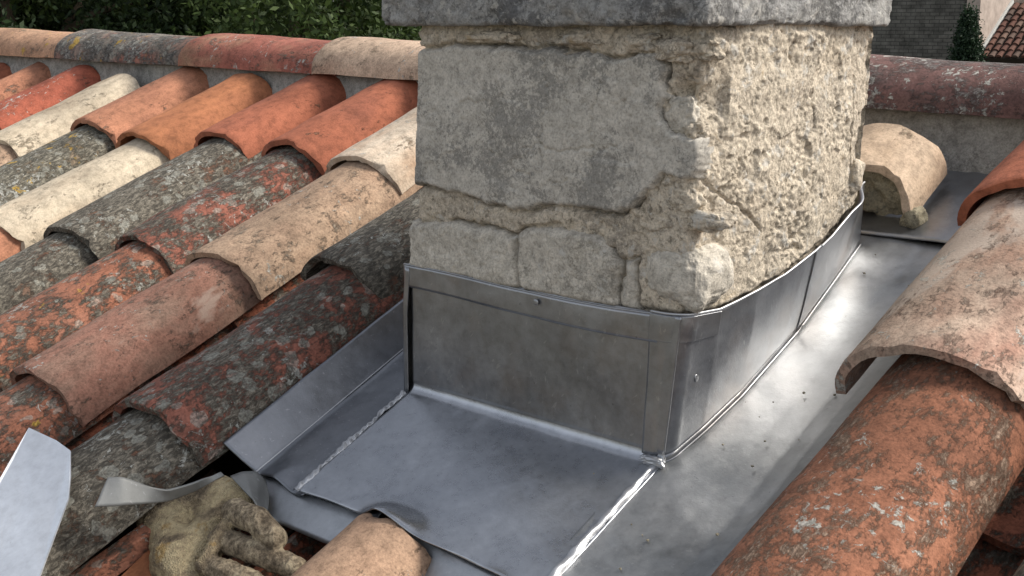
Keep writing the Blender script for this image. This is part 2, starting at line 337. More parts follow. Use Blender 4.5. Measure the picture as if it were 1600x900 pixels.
# ------------------------------------------------------------------ the house under the roof
house = thing('tiled_house', 'old house with weathered barrel tile roof around the stone chimney', 'house', (-.5, .8, GZ))
deckm = mat_flat('dark_decking', (.035, .028, .022)); wallm = mat_flat('house_plaster', (.4, .36, .3))
RV = .98                                                          # ridge line, measured up the slope
def slab(name, u0, u1, v0, v1, w0, w1, mat, back=False):
    V = np.array([rp(u, v, w_) for w_ in (w0, w1) for (u, v) in ((u0, v0), (u1, v0), (u1, v1), (u0, v1))])
    if back: V[:, 1] = 2 * rp(0, RV, -.1)[1] - V[:, 1]
    return mesh(name, V, [(0, 3, 2, 1), (4, 5, 6, 7), (0, 1, 5, 4), (1, 2, 6, 5), (2, 3, 7, 6), (3, 0, 4, 7)], mat, house, False)
slab('roof_deck', -4.6, 2.6, -2.4, RV, -.16, -.12, deckm)
slab('roof_deck', -4.6, 2.6, -2.4, RV, -.16, -.12, deckm, True)
yr = rp(0, RV, -.1)[1]; ze = rp(0, -2.2, -.17)[2]
mesh('wall', *box_vf(-4.4, 2.4, rp(0, -2.2, -.17)[1], 2 * yr - rp(0, -2.2, -.17)[1], GZ, ze - .12), wallm, house, False)
# gable ends close the triangle under the roof
for x in (-4.4, 2.15):
    y0 = rp(0, -2.2, -.17)[1]; y1 = 2 * yr - y0; zt = rp(0, RV, -.19)[2]
    V = [(x, y0, ze - .12), (x, y1, ze - .12), (x, yr, zt), (x + .25, y0, ze - .12), (x + .25, y1, ze - .12), (x + .25, yr, zt)]
    mesh('gable', V, [(0, 2, 1), (3, 4, 5), (0, 1, 4, 3), (1, 2, 5, 4), (2, 0, 3, 5)], wallm, house, False)

def tile_vf(L, wl, wu, hl, hu, th=.012, nx=26, ny=22, seed=0, rough=.0025, a0=.06, breakend=None):
    """barrel tile, wide end at y=0; convex side up"""
    r = np.random.RandomState(seed); a = np.linspace(math.pi - a0, a0, nx); y = np.linspace(0, 1, ny)
    y = np.concatenate([[0, .012], y[1:-1], [.988, 1]]) ; ny = len(y)
    A, Yt = np.meshgrid(a, y, indexing='ij'); hw = (wl + (wu - wl) * Yt) / 2; hh = hl + (hu - hl) * Yt
    def shell(off):
        x = (hw - off) * np.sign(np.cos(A)) * np.abs(np.cos(A)) ** .92; z = (hh - off) * np.abs(np.sin(A)) ** .86; return np.stack([x, Yt * L, z], -1)
    O_, I_ = shell(0), shell(th); o = r.rand(3) * 50
    for q in (O_, I_):
        n = fbm(q + o, 9, 3, seed) * rough * 1.6; q[..., 2] += n; q[..., 0] += fbm(q + o + 9, 7, 2, seed + 3) * rough
        e = np.clip(1 - Yt * L / .03, 0, 1); q[..., 1] += e * (fbm(q * np.array([1, 0, 1]) + o, 26, 3, seed + 5) * .009 + np.clip(fbm(q * np.array([1, 0, 1]) + o, 45, 2, seed + 7) - .22, 0, 1) * .022)
        e2 = np.clip(1 - (1 - Yt) * L / .03, 0, 1); q[..., 1] += e2 * fbm(q * np.array([1, 0, 1]) + o + 4, 30, 3, seed + 6) * .008
    e = (Yt == 0) | (Yt == 1); O_[e, 2] -= .0018
    if breakend is not None: 
        d = breakend(O_[:, :, 0]); 
        for q in (O_, I_): q[..., 1] = d + (L - d) * (q[..., 1] / L)
    V = np.concatenate([O_.reshape(-1, 3), I_.reshape(-1, 3)]); n0 = nx * ny; Fo = gridf(nx, ny); Fi = Fo[:, ::-1] + n0; rim = []
    for j in range(ny - 1):
        rim.append((j, j + 1, n0 + j + 1, n0 + j)); k = (nx - 1) * ny + j; rim.append((k, n0 + k, n0 + k + 1, k + 1))
    for i in range(nx - 1):
        k = i * ny; rim.append((k, n0 + k, n0 + k + ny, k + ny)); k = i * ny + ny - 1; rim.append((k, k + ny, n0 + k + ny, n0 + k))
    return V, np.concatenate([Fo, Fi, np.array(rim)])
def tile_mesh(mat, **kw):
    V, Fc = tile_vf(**kw); me = bpy.data.meshes.new('tile'); me.from_pydata(V.tolist(), [], Fc[:, ::-1].tolist())
    me.polygons.foreach_set('use_smooth', [True] * len(me.polygons)); me.materials.append(TM[mat])
    me.set_sharp_from_angle(angle=math.radians(42)); me.update(); return me
rnd = random.Random(5); SEED = [100]
def cover(u, v, mat, w=.035, L=.47, yaw=0.0, tilt=-.035, wl=.222, wu=.19, hl=.088, hu=.076, roll=0.0, label=None, parent=house, name='cover_tile', brk=None):
    SEED[0] += 1; k_ = rnd.uniform(.94, 1.05); wl *= k_; wu *= rnd.uniform(.95, 1.04); hl *= rnd.uniform(.93, 1.05); roll += rnd.uniform(-.03, .03)
    me = tile_mesh(mat, L=L, wl=wl, wu=wu, hl=hl, hu=hu, seed=SEED[0], breakend=brk)
    M = ROOF @ Matrix.Translation((u, v, w)) @ Matrix.Rotation(yaw, 4, 'Z') @ Matrix.Rotation(tilt, 4, 'X') @ Matrix.Rotation(roll, 4, 'Y')
    o = link(name, me, parent, M)
    if label: o['label'] = label
    return o
ch_me = [tile_mesh('channel', L=.47, wl=.185, wu=.215, hl=.075, hu=.08, seed=i, ny=14, nx=20) for i in range(3)]
def channel(u, v, w=.06, me=None, yaw=0):
    M = ROOF @ Matrix.Translation((u, v, w)) @ Matrix.Rotation(yaw, 4, 'Z') @ Matrix.Rotation(-.03, 4, 'X') @ Matrix.Rotation(math.pi, 4, 'Y')
    return link('channel_tile', me or rnd.choice(ch_me), house, M)

KU = [-.70, -1.0, -1.235, -1.50, -1.77, -2.05, -2.32, -2.60, -2.88, -3.15, -3.42, -3.69, -3.96, -4.23]
ROWV = {'Y': -1.02, 'Z': -.65, 'A': -.285, 'B': .082, 'C': .425}
PAL = ['orange', 'redorange', 'pinkorange', 'cream', 'dark', 'darkred', 'beige', 'rose', 'redlichen', 'darkyellow']
SPEC = {  # (row, column) -> material, v shift, label
 ('Z', 0): ('dark', .0), ('A', 0): ('darkred', .005), ('B', 0): ('dark', .03),
 ('Z', 1): ('redlichen', -.02), ('A', 1): ('rose', -.005), ('B', 1): ('beige', -.01), ('C', 1): ('whitebeige', .0),
 ('Z', 2): ('dark', 0), ('A', 2): ('redlichen', -.02), ('B', 2): ('darkred', -.015), ('C', 2): ('redorange', .015),
 ('A', 3): ('dark', -.03), ('B', 3): ('dark', -.03), ('C', 3): ('redorange', .03),
 ('A', 4): ('pinkorange', -.03), ('B', 4): ('cream', -.05), ('C', 4): ('orange', -.01),
 ('A', 5): ('beige', -.05), ('B', 5): ('darkyellow', -.04), ('C', 5): ('pinkorange', .02),
 ('B', 6): ('beige', -.04), ('C', 6): ('cream', -.1), ('C', 7): ('red', .0), ('C', 8): ('pinkorange', .02), ('C', 9): ('redorange', 0),
}
for row, v in ROWV.items():
    for k, u in enumerate(KU):
        if row == 'C' and k == 0: continue
        mt, dv = SPEC.get((row, k), (rnd.choice(PAL), rnd.uniform(-.03, .03)))
        Lx = .345 if row == 'C' else .47
        if (row, k) == ('C', 6): Lx = .40
        if k == 0 and row in 'AZ': u += .016
        cover(u + rnd.uniform(-.008, .008), v + dv, mt, L=Lx, yaw=rnd.uniform(-.018, .018), w=.026 + rnd.uniform(-.003, .004), tilt=-.03 if row != 'C' else -.02)
    for k in range(len(KU) - 1):
        channel((KU[k] + KU[k + 1]) / 2, v - .06, w=.05)
        if row == 'C': channel((KU[k] + KU[k + 1]) / 2, v + .2, w=.052)
# columns right of the gutter
RU = [.272, .545, .815, 1.09, 1.36, 1.63, 1.9]
for row, v in {'Y': -1.0, 'Z': -.635, 'A': -.27, 'B': .105, 'C': .46}.items():
    for k, u in enumerate(RU):
        if k == 0:
            if row == 'A': cover(.288, -.28, 'rust', w=.02, L=.52, wl=.215, wu=.195, hl=.095, hu=.085, tilt=-.02)
            elif row == 'B': cover(.272, .145, 'rosegrey', w=.032, L=.64, wl=.228, wu=.205, hl=.092, hu=.084, tilt=-.018, yaw=.03)
            elif row == 'C':
                cover(.262, .49, 'redorange', w=.056, L=.28, wl=.225, wu=.205, hl=.085, hu=.08, tilt=-.02)
            else: cover(.30, v, 'beige', w=.01, wl=.2, wu=.175)
        else: cover(u + rnd.uniform(-.006, .006), v + rnd.uniform(-.03, .03), 'darkyellow' if k == 1 else rnd.choice(PAL), L=.34 if row == 'C' else .47, yaw=rnd.uniform(-.02, .02), w=.026)
    for k in range(len(RU) - 1): channel((RU[k] + RU[k + 1]) / 2, v - .06, w=.045)
# columns above and below the chimney
for u in (-.30, -.50): cover(u, .56, rnd.choice(['beige', 'dark']), L=.24); channel(u + .13, .55, w=.045)
for v in (-1.02, -.65):
    if v < -.9: cover(-.465, v, 'dark', w=-.045, L=.45)
    for u in (-.56, -.33, -.09, .14): channel(u, v - .05, w=-.008 if u < -.5 else -.02)
cover(-.262, -.69, 'tan', w=-.058, L=.46, wl=.185, wu=.165, hl=.084, hu=.08, tilt=.0, label='tan tile pushed up under the front lead sheet')
cover(-.262, -1.03, 'pinkorange', w=-.045, L=.44)

# ridge
RZ = lambda u: float(np.interp(u, [-3.3, -1.45, -.17, .3, 2], [.508, .487, .479, .462, .45]))
RYC = .757
RT = [(-4.5, -3.95, 'ridge_red'), (-3.95, -3.38, 'ridge_pale'), (-3.38, -2.70, 'ridge_tan'), (-2.70, -2.03, 'ridge_grey'), (-2.03, -1.47, 'ridge_red'), (-1.47, -.95, 'ridge_pale'), (-.95, -.46, 'ridge_tan'),
      (-.46, .2, 'purple'), (.2, .75, 'ridge_grey'), (.75, 1.3, 'ridge_red'), (1.3, 1.85, 'ridge_tan'), (1.85, 2.4, 'ridge_pale')]
for u0, u1, mt in RT:
    SEED[0] += 1; L = u1 - u0 + .07
    me = tile_mesh(mt, L=L, wl=.235, wu=.205, hl=.092, hu=.078, th=.016, seed=SEED[0], ny=26)
    z0 = RZ(u0) - .092; z1 = RZ(u0 + L) - .078 - .014
    # local x (across) -> world -y, local y (along) -> world x
    M = Matrix.Translation((u0 - .025, RYC, z0)) @ Matrix.Rotation(-math.atan2(z1 - z0, L), 4, 'Y') @ Matrix.Rotation(-math.pi / 2, 4, 'Z')
    link('ridge_tile', me, house, M)
# mortar bedding under the ridge tiles, front and back
def bed(name, x0, x1, back=False):
    xs = np.arange(x0, x1, .008); t = np.linspace(0, 1, 22); Xg, T = np.meshgrid(xs, t, indexing='ij')
    rz = np.vectorize(lambda x: RZ(x) - .088)(xs)[:, None]
    v0 = .70; yb = v0 * CT + .0 * ST; zb = v0 * ST - .06
    Yg = yb + (RYC - .075 - yb) * T ** .8; Zg = zb + (rz + .02 - zb) * T
    P = np.stack([Xg, Yg, Zg], -1); d = fbm(P, 14, 4, 3) * .012 + fbm(P, 70, 3, 8) * .003; P[..., 1] -= d; P[..., 2] += d * .3
    if back: P[..., 1] = 2 * RYC - P[..., 1]
    return sheet(name, P, SM['bed'], house, flip=back)
bed('mortar_bedding', -4.5, 2.4); bed('mortar_bedding', -4.5, 2.4, True)

# ------------------------------------------------------------------ chimney
chim = thing('chimney', 'square old stone chimney with crumbling lime render rising from the roof', 'chimney', (-.2, .19, -.05))
xl = lambda z: np.interp(z, [0, .18, .245, .295, .5], [-.452, -.454, -.452, -.441, -.428])
xr = lambda z: np.interp(z, [-.1, 0, .18, .344, .52], [-.01, -.004, .016, .03, .036])
bow = lambda y: np.interp(y, [0, .062, .131, .262, .367, .475], [0, .010, .016, .014, .003, -.009])
YB = .385
poly = lambda pts: [fp(*p) for p in pts]
ST_BIG = poly([(646, 80), (700, 72), (760, 70), (830, 78), (900, 80), (960, 88), (1032, 80), (1040, 108), (1034, 130), (1040, 150), (1030, 170), (1032, 188), (1045, 203), (1072, 213), (1092, 216), (1094, 240), (1093, 266), (1086, 278), (1060, 280), (1036, 272), (1022, 290), (1000, 308), (985, 325), (965, 333), (925, 327), (880, 322), (840, 327), (800, 326), (765, 318), (735, 305), (700, 300), (670, 292), (630, 290), (630, 80)])
ST_LL = poly([(620, 350), (660, 346), (710, 348), (760, 358), (803, 368), (806, 400), (812, 425), (815, 470), (620, 450)])
ST_LM = poly([(810, 364), (835, 357), (880, 358), (930, 366), (946, 376), (956, 395), (965, 412), (962, 440), (966, 485), (815, 470), (808, 410)])
ST_LS = poly([(972, 410), (990, 405), (990, 490), (966, 490)])
STONES = [ST_BIG, ST_LL, ST_LM, ST_LS]
CR_F = [poly(q) for q in ([(850, 85), (858, 150), (846, 215), (850, 290)], [(940, 130), (925, 180), (928, 250)], [(800, 215), (870, 235), (960, 228)], [(720, 260), (760, 230), (800, 265), (870, 285), (960, 270)], [(985, 95), (975, 160), (990, 200)])]
CR_R = [[sp(*p) for p in q] for q in ([(1262, 90), (1256, 140), (1262, 200)], [(1225, 60), (1218, 85), (1228, 105)], [(1098, 200), (1095, 275), (1115, 300), (1150, 320), (1180, 360)], [(1265, 270), (1258, 310)], [(1330, 120), (1325, 200), (1332, 260)])]
ZT = lambda y: np.interp(y, [0, .022, .059, .093, .187, .304, .363, .415, .475, .56], [.184, .1845, .184, .190, .208, .242, .268, .284, .298, .31])
def core():
    h = .0017; zs = np.arange(-.06, .516, h); r = .02
    # plan path parametrised by arc; built at unit then fitted per z
    nl = int((YB - r) / .004); nf = int(.44 / h); na = 16; nr = int((YB - r) / h); nb = 60
    seg = np.concatenate([np.full(nl, 0), np.full(na, 1), np.full(nf, 2), np.full(na, 3), np.full(nr, 4), np.full(nb, 5)])
    tt = np.concatenate([np.linspace(0, 1, n, endpoint=False) for n in (nl, na, nf, na, nr, nb)])
    S_, Zg = np.meshgrid(np.arange(len(seg)), zs, indexing='ij'); sg = seg[S_]; t = tt[S_]; XL, XR = xl(Zg), xr(Zg)
    X = np.zeros_like(Zg); Yc = np.zeros_like(Zg); NX = np.zeros_like(Zg); NY = np.zeros_like(Zg)
    k = sg == 0; X[k] = XL[k]; Yc[k] = YB + (r - YB) * t[k]; NX[k] = -1
    k = sg == 1; a = math.pi + t * math.pi / 2; X[k] = (XL + r + r * np.cos(a))[k]; Yc[k] = (r + r * np.sin(a))[k]; NX[k] = np.cos(a)[k]; NY[k] = np.sin(a)[k]
    k = sg == 2; X[k] = (XL + r + (XR - XL - 2 * r) * t)[k]; NY[k] = -1
    k = sg == 3; a = -math.pi / 2 + t * math.pi / 2; X[k] = (XR - r + r * np.cos(a))[k]; Yc[k] = (r + r * np.sin(a))[k]; NX[k] = np.cos(a)[k]; NY[k] = np.sin(a)[k]
    k = sg == 4; Yc[k] = (r + (YB - r) * t)[k]; X[k] = XR[k] + bow(Yc[k]) - bow(r); NX[k] = 1
    k = sg == 5; X[k] = (XR + (XL - XR) * t)[k]; Yc[k] = YB; NY[k] = 1
    P = np.stack([X, Yc, Zg], -1)
    big = fbm(P, 14, 3, 11); med = fbm(P, 70, 5, 21, .68); fin = fbm(P, 270, 2, 31, .6)
    pores = np.clip(fbm(P, 85, 4, 77, .7) - .26, 0, 1) * 1.8 + np.clip(fbm(P + 9, 34, 4, 78, .6) - .36, 0, 1) * 2.6 + np.clip(noise(P * 190 + fbm(P, 60, 2, 79)[..., None] * 2, 80) - .6, 0, 1) * .6
    rd = np.where(sg == 4, 1.0, np.where(sg == 3, .8 * t + .4, np.where(sg == 2, .45, .6)))
    ru = sst(-.2, .25, fbm(P, 13, 4, 91)); rd = rd * (.25 + .95 * ru)
    lum = np.abs(fbm(P, 38, 3, 41)) 
    d = big * .004 + med * .0024 * (rd + .1) + fin * .0016 * (rd + .35) + lum * .0035 - pores * .0055 * (rd + .1) - .002
    lay = sst(-.02, .02, fbm(P, 11, 5, 95, .55)); d += lay * .0028 + sst(.16, .19, fbm(P + 5, 15, 4, 96, .55)) * .002 - .003
    fr = (sg == 2) | (sg == 3) | (sg == 1)
    # front: sits back behind the stones, deeper along their edges
    wx = X + fbm(P, 40, 4, 51, .65) * .007; wz = Zg + fbm(P + 3, 40, 4, 52, .65) * .007
    D = np.full(X.shape, -1.0)
    for q in STONES: D = np.maximum(D, polyd(wx, wz, q))
    d = np.where(fr, d - .0005 - .013 * np.exp(-((D + .0015) / .003) ** 2) * sst(-.5, .15, fbm(P, 28, 3, 97)) - .02 * sst(.004, .012, D), d)
    # cavity at the corner and rough top course
    hx, hz = fp(1072, 158); q = np.hypot((X - hx) / 1.0, (Zg - hz) / 1.15); cav = (.034 * np.exp(-(q / .02) ** 2)) * ((sg == 2) | (sg == 3) | ((sg == 4) & (Yc < .05)))
    d -= cav
    top = sst(.462, .49, Zg) * sst(.512, .5, Zg); d += top * (lum * .006 + .001 + med * .003)
    yy = np.clip(Yc, 0, 1); d -= .010 * sst(.006, -.006, Zg - np.interp(yy, [0, .022, .059, .093, .187, .304, .363, .415, .475], [.183, .182, .180, .186, .204, .238, .264, .293, .32])) * (sg >= 1)
    right = (sg == 4) | (sg == 3)
    for ln in CR_R:
        c = lined(Yc + fbm(P, 45, 3, 61) * .006, Zg + fbm(P, 45, 3, 62) * .004, ln); d = np.where(right, d - .005 * np.exp(-(c / .0016) ** 2), d)
    P = P + np.stack([NX, NY, np.zeros_like(NX)], -1) * d[..., None]
    zt_ = ZT(np.clip(Yc, 0, 1)); zb_ = np.clip(Yc, 0, 1) * math.tan(TH); lim = bow(np.clip(Yc, 0, 1)) + (xr(zt_) + .004) * np.clip((Zg - zb_) / (zt_ - zb_), 0, 1) - .004
    kk = (sg >= 3) & (Zg < zt_); P[..., 0] = np.where(kk, np.minimum(P[..., 0], lim), P[..., 0])
    return sheet('render_coat', P, SM['render'], chim, flip=True)
core()
def wallstone(pts, proud, mat, seed, edge=.007, rough=1.0, cracks=()):
    a = np.asarray(pts); h = .0017; xs = np.arange(a[:, 0].min() - .008, a[:, 0].max() + .008, h); zs = np.arange(a[:, 1].min() - .008, a[:, 1].max() + .008, h)
    X, Z = np.meshgrid(xs, zs, indexing='ij'); P = np.stack([X, np.zeros_like(X), Z], -1)
    wx = X + fbm(P, 40, 4, 51, .65) * .007; wz = Z + fbm(P + 3, 40, 4, 52, .65) * .007
    D = polyd(wx, wz, pts); D = np.minimum(D, X - xl(Z) + .001)
    y = -proud * np.sqrt(np.clip(1 - (1 - np.clip(D / edge, 0, 1)) ** 2, 0, 1)) + .020 * np.clip(-D / .004, 0, 1.2) + .004 * (D < edge) * (1 - np.clip(D / edge, 0, 1))
    pit = np.clip(noise(P * 95, seed + 9) - .45, 0, 1) + np.clip(noise(P * 210, seed + 10) - .45, 0, 1) * .5
    flak = sst(.05, .12, fbm(P, 13, 4, seed + 14)) * .0016
    y += -fbm(P, 11, 3, seed) * .0045 * rough - fbm(P, 60, 4, seed + 1, .6) * .0012 * rough + pit * .0028 * rough + flak - fbm(P, 300, 2, seed + 2) * .0006 * rough
    for ln in cracks: y += .0026 * np.exp(-(lined(X + fbm(P, 60, 4, 5, .7) * .012, Z + fbm(P, 60, 4, 6, .7) * .012, ln) / .0014) ** 2) * (fbm(P, 30, 2, 7) > -.1)
    # turn the left end round the chimney's edge
    y += .5 * np.clip(.012 - (X - xl(Z)), 0, .02) ** 2 / .006
    y += .016 * sst(.186, .170, Z)
    P[..., 1] = y; Fc = gridf(len(xs), len(zs)); keep = (D > -.004).reshape(-1)[Fc].all(1); Fc = Fc[keep][:, ::-1]
    us = np.unique(Fc); mp = -np.ones(P.shape[0] * P.shape[1], int); mp[us] = np.arange(len(us)); Fc = mp[Fc]
    o = mesh('stone', P.reshape(-1, 3)[us], Fc[:, ::-1], mat, chim)
    return o
s = wallstone(ST_BIG, .006, SM['block'], 200, .0045, .8, CR_F); s['label'] = 'large smooth grey limestone block with fine cracks'
wallstone(ST_LL, .006, SM['stone'], 210, .008, 1.3); wallstone(ST_LM, .007, SM['stone'], 220, .008, 1.0); wallstone(ST_LS, .002, SM['stone'], 230, .008, 1.2)
def rock(name, c, rad, mat, seed, parent, pw=.75, amp=.16, sub=5, rot=0):
    bm = bmesh.new(); bmesh.ops.create_icosphere(bm, subdivisions=sub, radius=1); V = np.array([v.co[:] for v in bm.verts]); Fc = [[v.index for v in f.verts] for f in bm.faces]; bm.free()
    V = np.sign(V) * np.abs(V) ** pw; V /= np.maximum(1e-6, (np.abs(V) ** 4).sum(1) ** .25)[:, None] * .5 + .5 * np.linalg.norm(V, axis=1)[:, None]
    n = fbm(V, 1.3, 3, seed) * amp + fbm(V, 4, 4, seed + 1, .6) * amp * .4 - np.clip(noise(V * 5, seed + 3) - .4, 0, 1) * amp * .5
    V = V * (1 + n)[:, None] * np.asarray(rad); cr, sr = math.cos(rot), math.sin(rot); V = np.stack([V[:, 0] * cr - V[:, 2] * sr, V[:, 1], V[:, 0] * sr + V[:, 2] * cr], 1)
    return mesh(name, V + np.asarray(c), Fc, mat, parent)
x, z = fp(1050, 433); s = rock('stone', (x - .004, .038, z - .002), (.046, .041, .044), SM['corner'], 301, chim, .42, .17, 6); s['label'] = 'pale knobbly corner stone at the foot of the masonry'
for i, (px, py, rx, rz, y) in enumerate([(1062, 312, .021, .017, .014), (1054, 178, .021, .022, .017), (1078, 204, .013, .011, .016), (1052, 80, .028, .013, .004), (1000, 66, .030, .011, .004), (1095, 76, .02, .012, .012), (1090, 348, .034, .013, .017), (1012, 345, .034, .013, .015), (900, 58, .04, .009, .006), (770, 58, .045, .008, .006)]):
    x, z = fp(px, py); rock('stone', (x, y, z), (rx, .014, rz), SM['render'] if i != 1 else SM['stone'], 320 + i, chim, .6, .42, 5)
# stone on the far right edge of the render
rock('stone', (.026, .372, .315), (.012, .014, .022), SM['render'], 345, chim, .7, .25, 4)
# cap slab
def cap():
    x0, x1, y0, y1, z0, z1 = -.474, .057, -.025, .392, .512, .605; h = .003
    def face(nu, nv, f): 
        U, V = np.meshgrid(np.linspace(0, 1, nu), np.linspace(0, 1, nv), indexing='ij'); return f(U, V)
    nx, ny, nz = int((x1 - x0) / h), int((y1 - y0) / h), int((z1 - z0) / h)
    E = lambda a, b, t: a + (b - a) * t
    Fs = [face(nx, nz, lambda U, V: np.stack([E(x0, x1, U), 0 * U + y0, E(z0, z1, V)], -1)), face(ny, nz, lambda U, V: np.stack([0 * U + x1, E(y0, y1, U), E(z0, z1, V)], -1)),
          face(nx, nz, lambda U, V: np.stack([E(x1, x0, U), 0 * U + y1, E(z0, z1, V)], -1)), face(ny, nz, lambda U, V: np.stack([0 * U + x0, E(y1, y0, U), E(z0, z1, V)], -1)),
          face(nx, ny, lambda U, V: np.stack([E(x0, x1, U), E(y0, y1, V), 0 * U + z1], -1)), face(nx, ny, lambda U, V: np.stack([E(x0, x1, U), E(y1, y0, V), 0 * U + z0], -1))]
    V = []; Fc = []; n = 0
    for P in Fs: Fc.append(gridf(*P.shape[:2]) + n); V.append(P.reshape(-1, 3)); n += P.shape[0] * P.shape[1]
    V = np.concatenate(V); c = np.array([(x0 + x1) / 2, (y0 + y1) / 2, (z0 + z1) / 2]); hd = np.array([x1 - x0, y1 - y0, z1 - z0]) / 2
    r = .007; q = np.clip(V - c, -(hd - r), hd - r); dd = V - c - q; ln = np.linalg.norm(dd, axis=1)[:, None]; nrm = dd / np.maximum(ln, 1e-9); W = c + q + nrm * r
    dsp = fbm(V, 22, 4, 401) * .006 + fbm(V, 110, 4, 402, .6) * .0028 - np.clip(noise(V * 130, 403) - .4, 0, 1) * .007 - np.clip(noise(V * 50, 404) - .45, 0, 1) * .012
    W += nrm * dsp[:, None] * np.where(np.abs(nrm[:, 2:]) > .9, .5, 1)
    W[:, 2] = np.maximum(W[:, 2], .5105 + fbm(V, 30, 2, 9) * .0012)
    o = mesh('cap_slab', W, np.concatenate(Fc), SM['cap'], chim)
    bm = bmesh.new(); bm.from_mesh(o.data); bmesh.ops.remove_doubles(bm, verts=bm.verts, dist=.0004); bm.to_mesh(o.data); bm.free()
    o.data.polygons.foreach_set('use_smooth', [True] * len(o.data.polygons))
cap()

# ------------------------------------------------------------------ lead flashing
fl = thing('chimney_flashing', 'dressed grey lead flashing wrapped around the chimney base', 'flashing', (-.2, 0, 0))
def wob(P, amp=.0015, sc=9, s=0): return fbm(P, sc, 3, 500 + s) * amp
HUMP = lambda u: .031 * np.exp(-((u + .26) / .040) ** 2)
def lipv(u): return -.2275 - .003 * np.sin((u + .45) * 5) + .0025 * np.sin(u * 31)
def apron():
    us = np.linspace(-.447, -.003, 150); prof = []
    nv1, na, nv2 = 60, 14, 46; P = np.zeros((len(us), nv1 + na + nv2, 3))
    for i, u in enumerate(us):
        v = np.linspace(lipv(u), -.012, nv1); ww = HUMP(u) * np.exp(-((v - lipv(u)) / .026) ** 2) + .002 + .003 * np.exp(-((v + .236) / .008) ** 2) * np.sin(u * 60)
        A = np.stack([np.full(nv1, u), v, ww], -1); A[:, 2] += wob(A, .0022, 8); A = rpa(A)
        # fillet from slope to vertical
        a = np.linspace(0, 1, na + 2)[1:-1]; p0, p1, p2 = A[-1], rp(u, 0, .001), np.array([u, -.0005, .014]); B = (1 - a)[:, None] ** 2 * p0 + 2 * (a * (1 - a))[:, None] * p1 + a[:, None] ** 2 * p2
        z = np.linspace(.014, .180 + .006 * (u + .45), nv2); C = np.stack([np.full(nv2, u) + .02 * (z / .18) * sst(-.2, 0, u), -.0015 + 0 * z, z], -1); C[:, 1] -= wob(C, .0022, 7, 3) * np.sin(np.clip(z / .18, 0, 1) * math.pi) + .002 * 0
        P[i] = np.concatenate([A, B, C])
    o = sheet('front_apron', P, MM['apron'], fl, .002, flip=False)
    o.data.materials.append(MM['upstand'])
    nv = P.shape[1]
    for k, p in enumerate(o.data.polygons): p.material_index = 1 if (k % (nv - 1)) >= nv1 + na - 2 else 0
apron()
ZT = lambda y: np.interp(y, [0, .022, .059, .093, .187, .304, .363, .415, .475, .56], [.184, .1845, .184, .190, .208, .242, .268, .284, .298, .31])
def plan(s):
    """walk along front seam, round the corner, along the right side: returns x, y, nx, ny"""
    r = .022; la = r * math.pi / 2; s0 = .034 - r
    if s < s0: return -.034 + s, 0.0, 0., -1.
    if s < s0 + la: a = -math.pi / 2 + (s - s0) / r; return -r + r * math.cos(a), r + r * math.sin(a), math.cos(a), math.sin(a)
    y = r + s - s0 - la; return float(bow(y)) - float(bow(r)), y, 1., 0.
def side(name, s0, s1, off, mat, zlo=None, zhi=None, ns=120):
    S = np.linspace(s0, s1, ns); nz = 34; P = np.zeros((ns, nz + 9, 3))
    for i, s in enumerate(S):
        x, y, nx, ny = plan(s); zb = max(0, y) * math.tan(TH) if zlo is None else zlo(y); zt = ZT(max(y, 0)) if zhi is None else zhi(y)
        if zlo is None:
            n9 = 9; a = np.linspace(0, 1, n9, endpoint=False); fo = .007; q0 = np.array([x + nx * fo, y + ny * fo]); 
            f0 = np.array([q0[0], q0[1], max(q0[1], -.02) * math.tan(TH) + .002]); f1 = np.array([x, y, zb + .001]); f2 = np.array([x, y, zb + .007])
            B = (1 - a)[:, None] ** 2 * f0 + 2 * (a * (1 - a))[:, None] * f1 + a[:, None] ** 2 * f2; z = np.linspace(zb + .007, zt, nz)
        else: B = None; z = np.linspace(zb, zt, nz + 9)
        zt0 = float(ZT(max(y, 0))); zb0 = max(0, y) * math.tan(TH); lean = (float(xr(zt0)) + .004) * np.clip((z - zb0) / (zt0 - zb0), 0, 1.1) * float(1 - sst(.385, .46, y)); C = np.stack([x + lean * (.45 + .55 * max(nx, 0)) + nx * off, y + 0 * z + ny * off, z], -1)
        wv = wob(C, .0045, 9, 7) * np.sin(np.clip((z - zb) / (zt - zb), 0, 1) * math.pi * .9); C[:, 0] += nx * wv; C[:, 1] += ny * wv
        P[i] = C if B is None else np.concatenate([B, C])
    return sheet(name, P, mat, fl, .002, flip=False), P
_, PA = side('side_upstand', 0, .30, .0035, MM['upstand']); _, PB = side('side_upstand', .285, .488, .005, MM['upstand'])
# folded top edge and the strip that covers the head of the front sheet
_, PC = side('cover_strip', 0.001, .085, .0058, MM['upstand'], lambda y: .150 + .06 * max(y, 0), lambda y: float(ZT(max(y, 0))) - .002)
us = np.linspace(-.458, -.031, 100); t = np.linspace(0, 1, 10); U, T = np.meshgrid(us, t, indexing='ij'); P = np.stack([U + .018 * sst(-.2, 0, U), -.0045 - .0012 * np.sin(U * 40) * .3 + 0 * T, .149 + .003 * np.sin(U * 9) + (.031 + .006 * (U + .45)) * T + .0015 * np.sin(U * 13)], -1)
P[..., 1] -= wob(P, .002, 14, 5); sheet('cover_strip', P, MM['upstand'], fl, .002)
tops = np.concatenate([PA[:, -1], PB[8:, -1]]); V, Fc = tube(tops + np.array([.0005, -.0005, .0005]), .0016, 8); mesh('rolled_edge', V, Fc, MM['welt'], fl)
V, Fc = tube(P[:, -1] + np.array([0, .001, .0005]), .0015, 8); mesh('rolled_edge', V, Fc, MM['upstand'], fl)
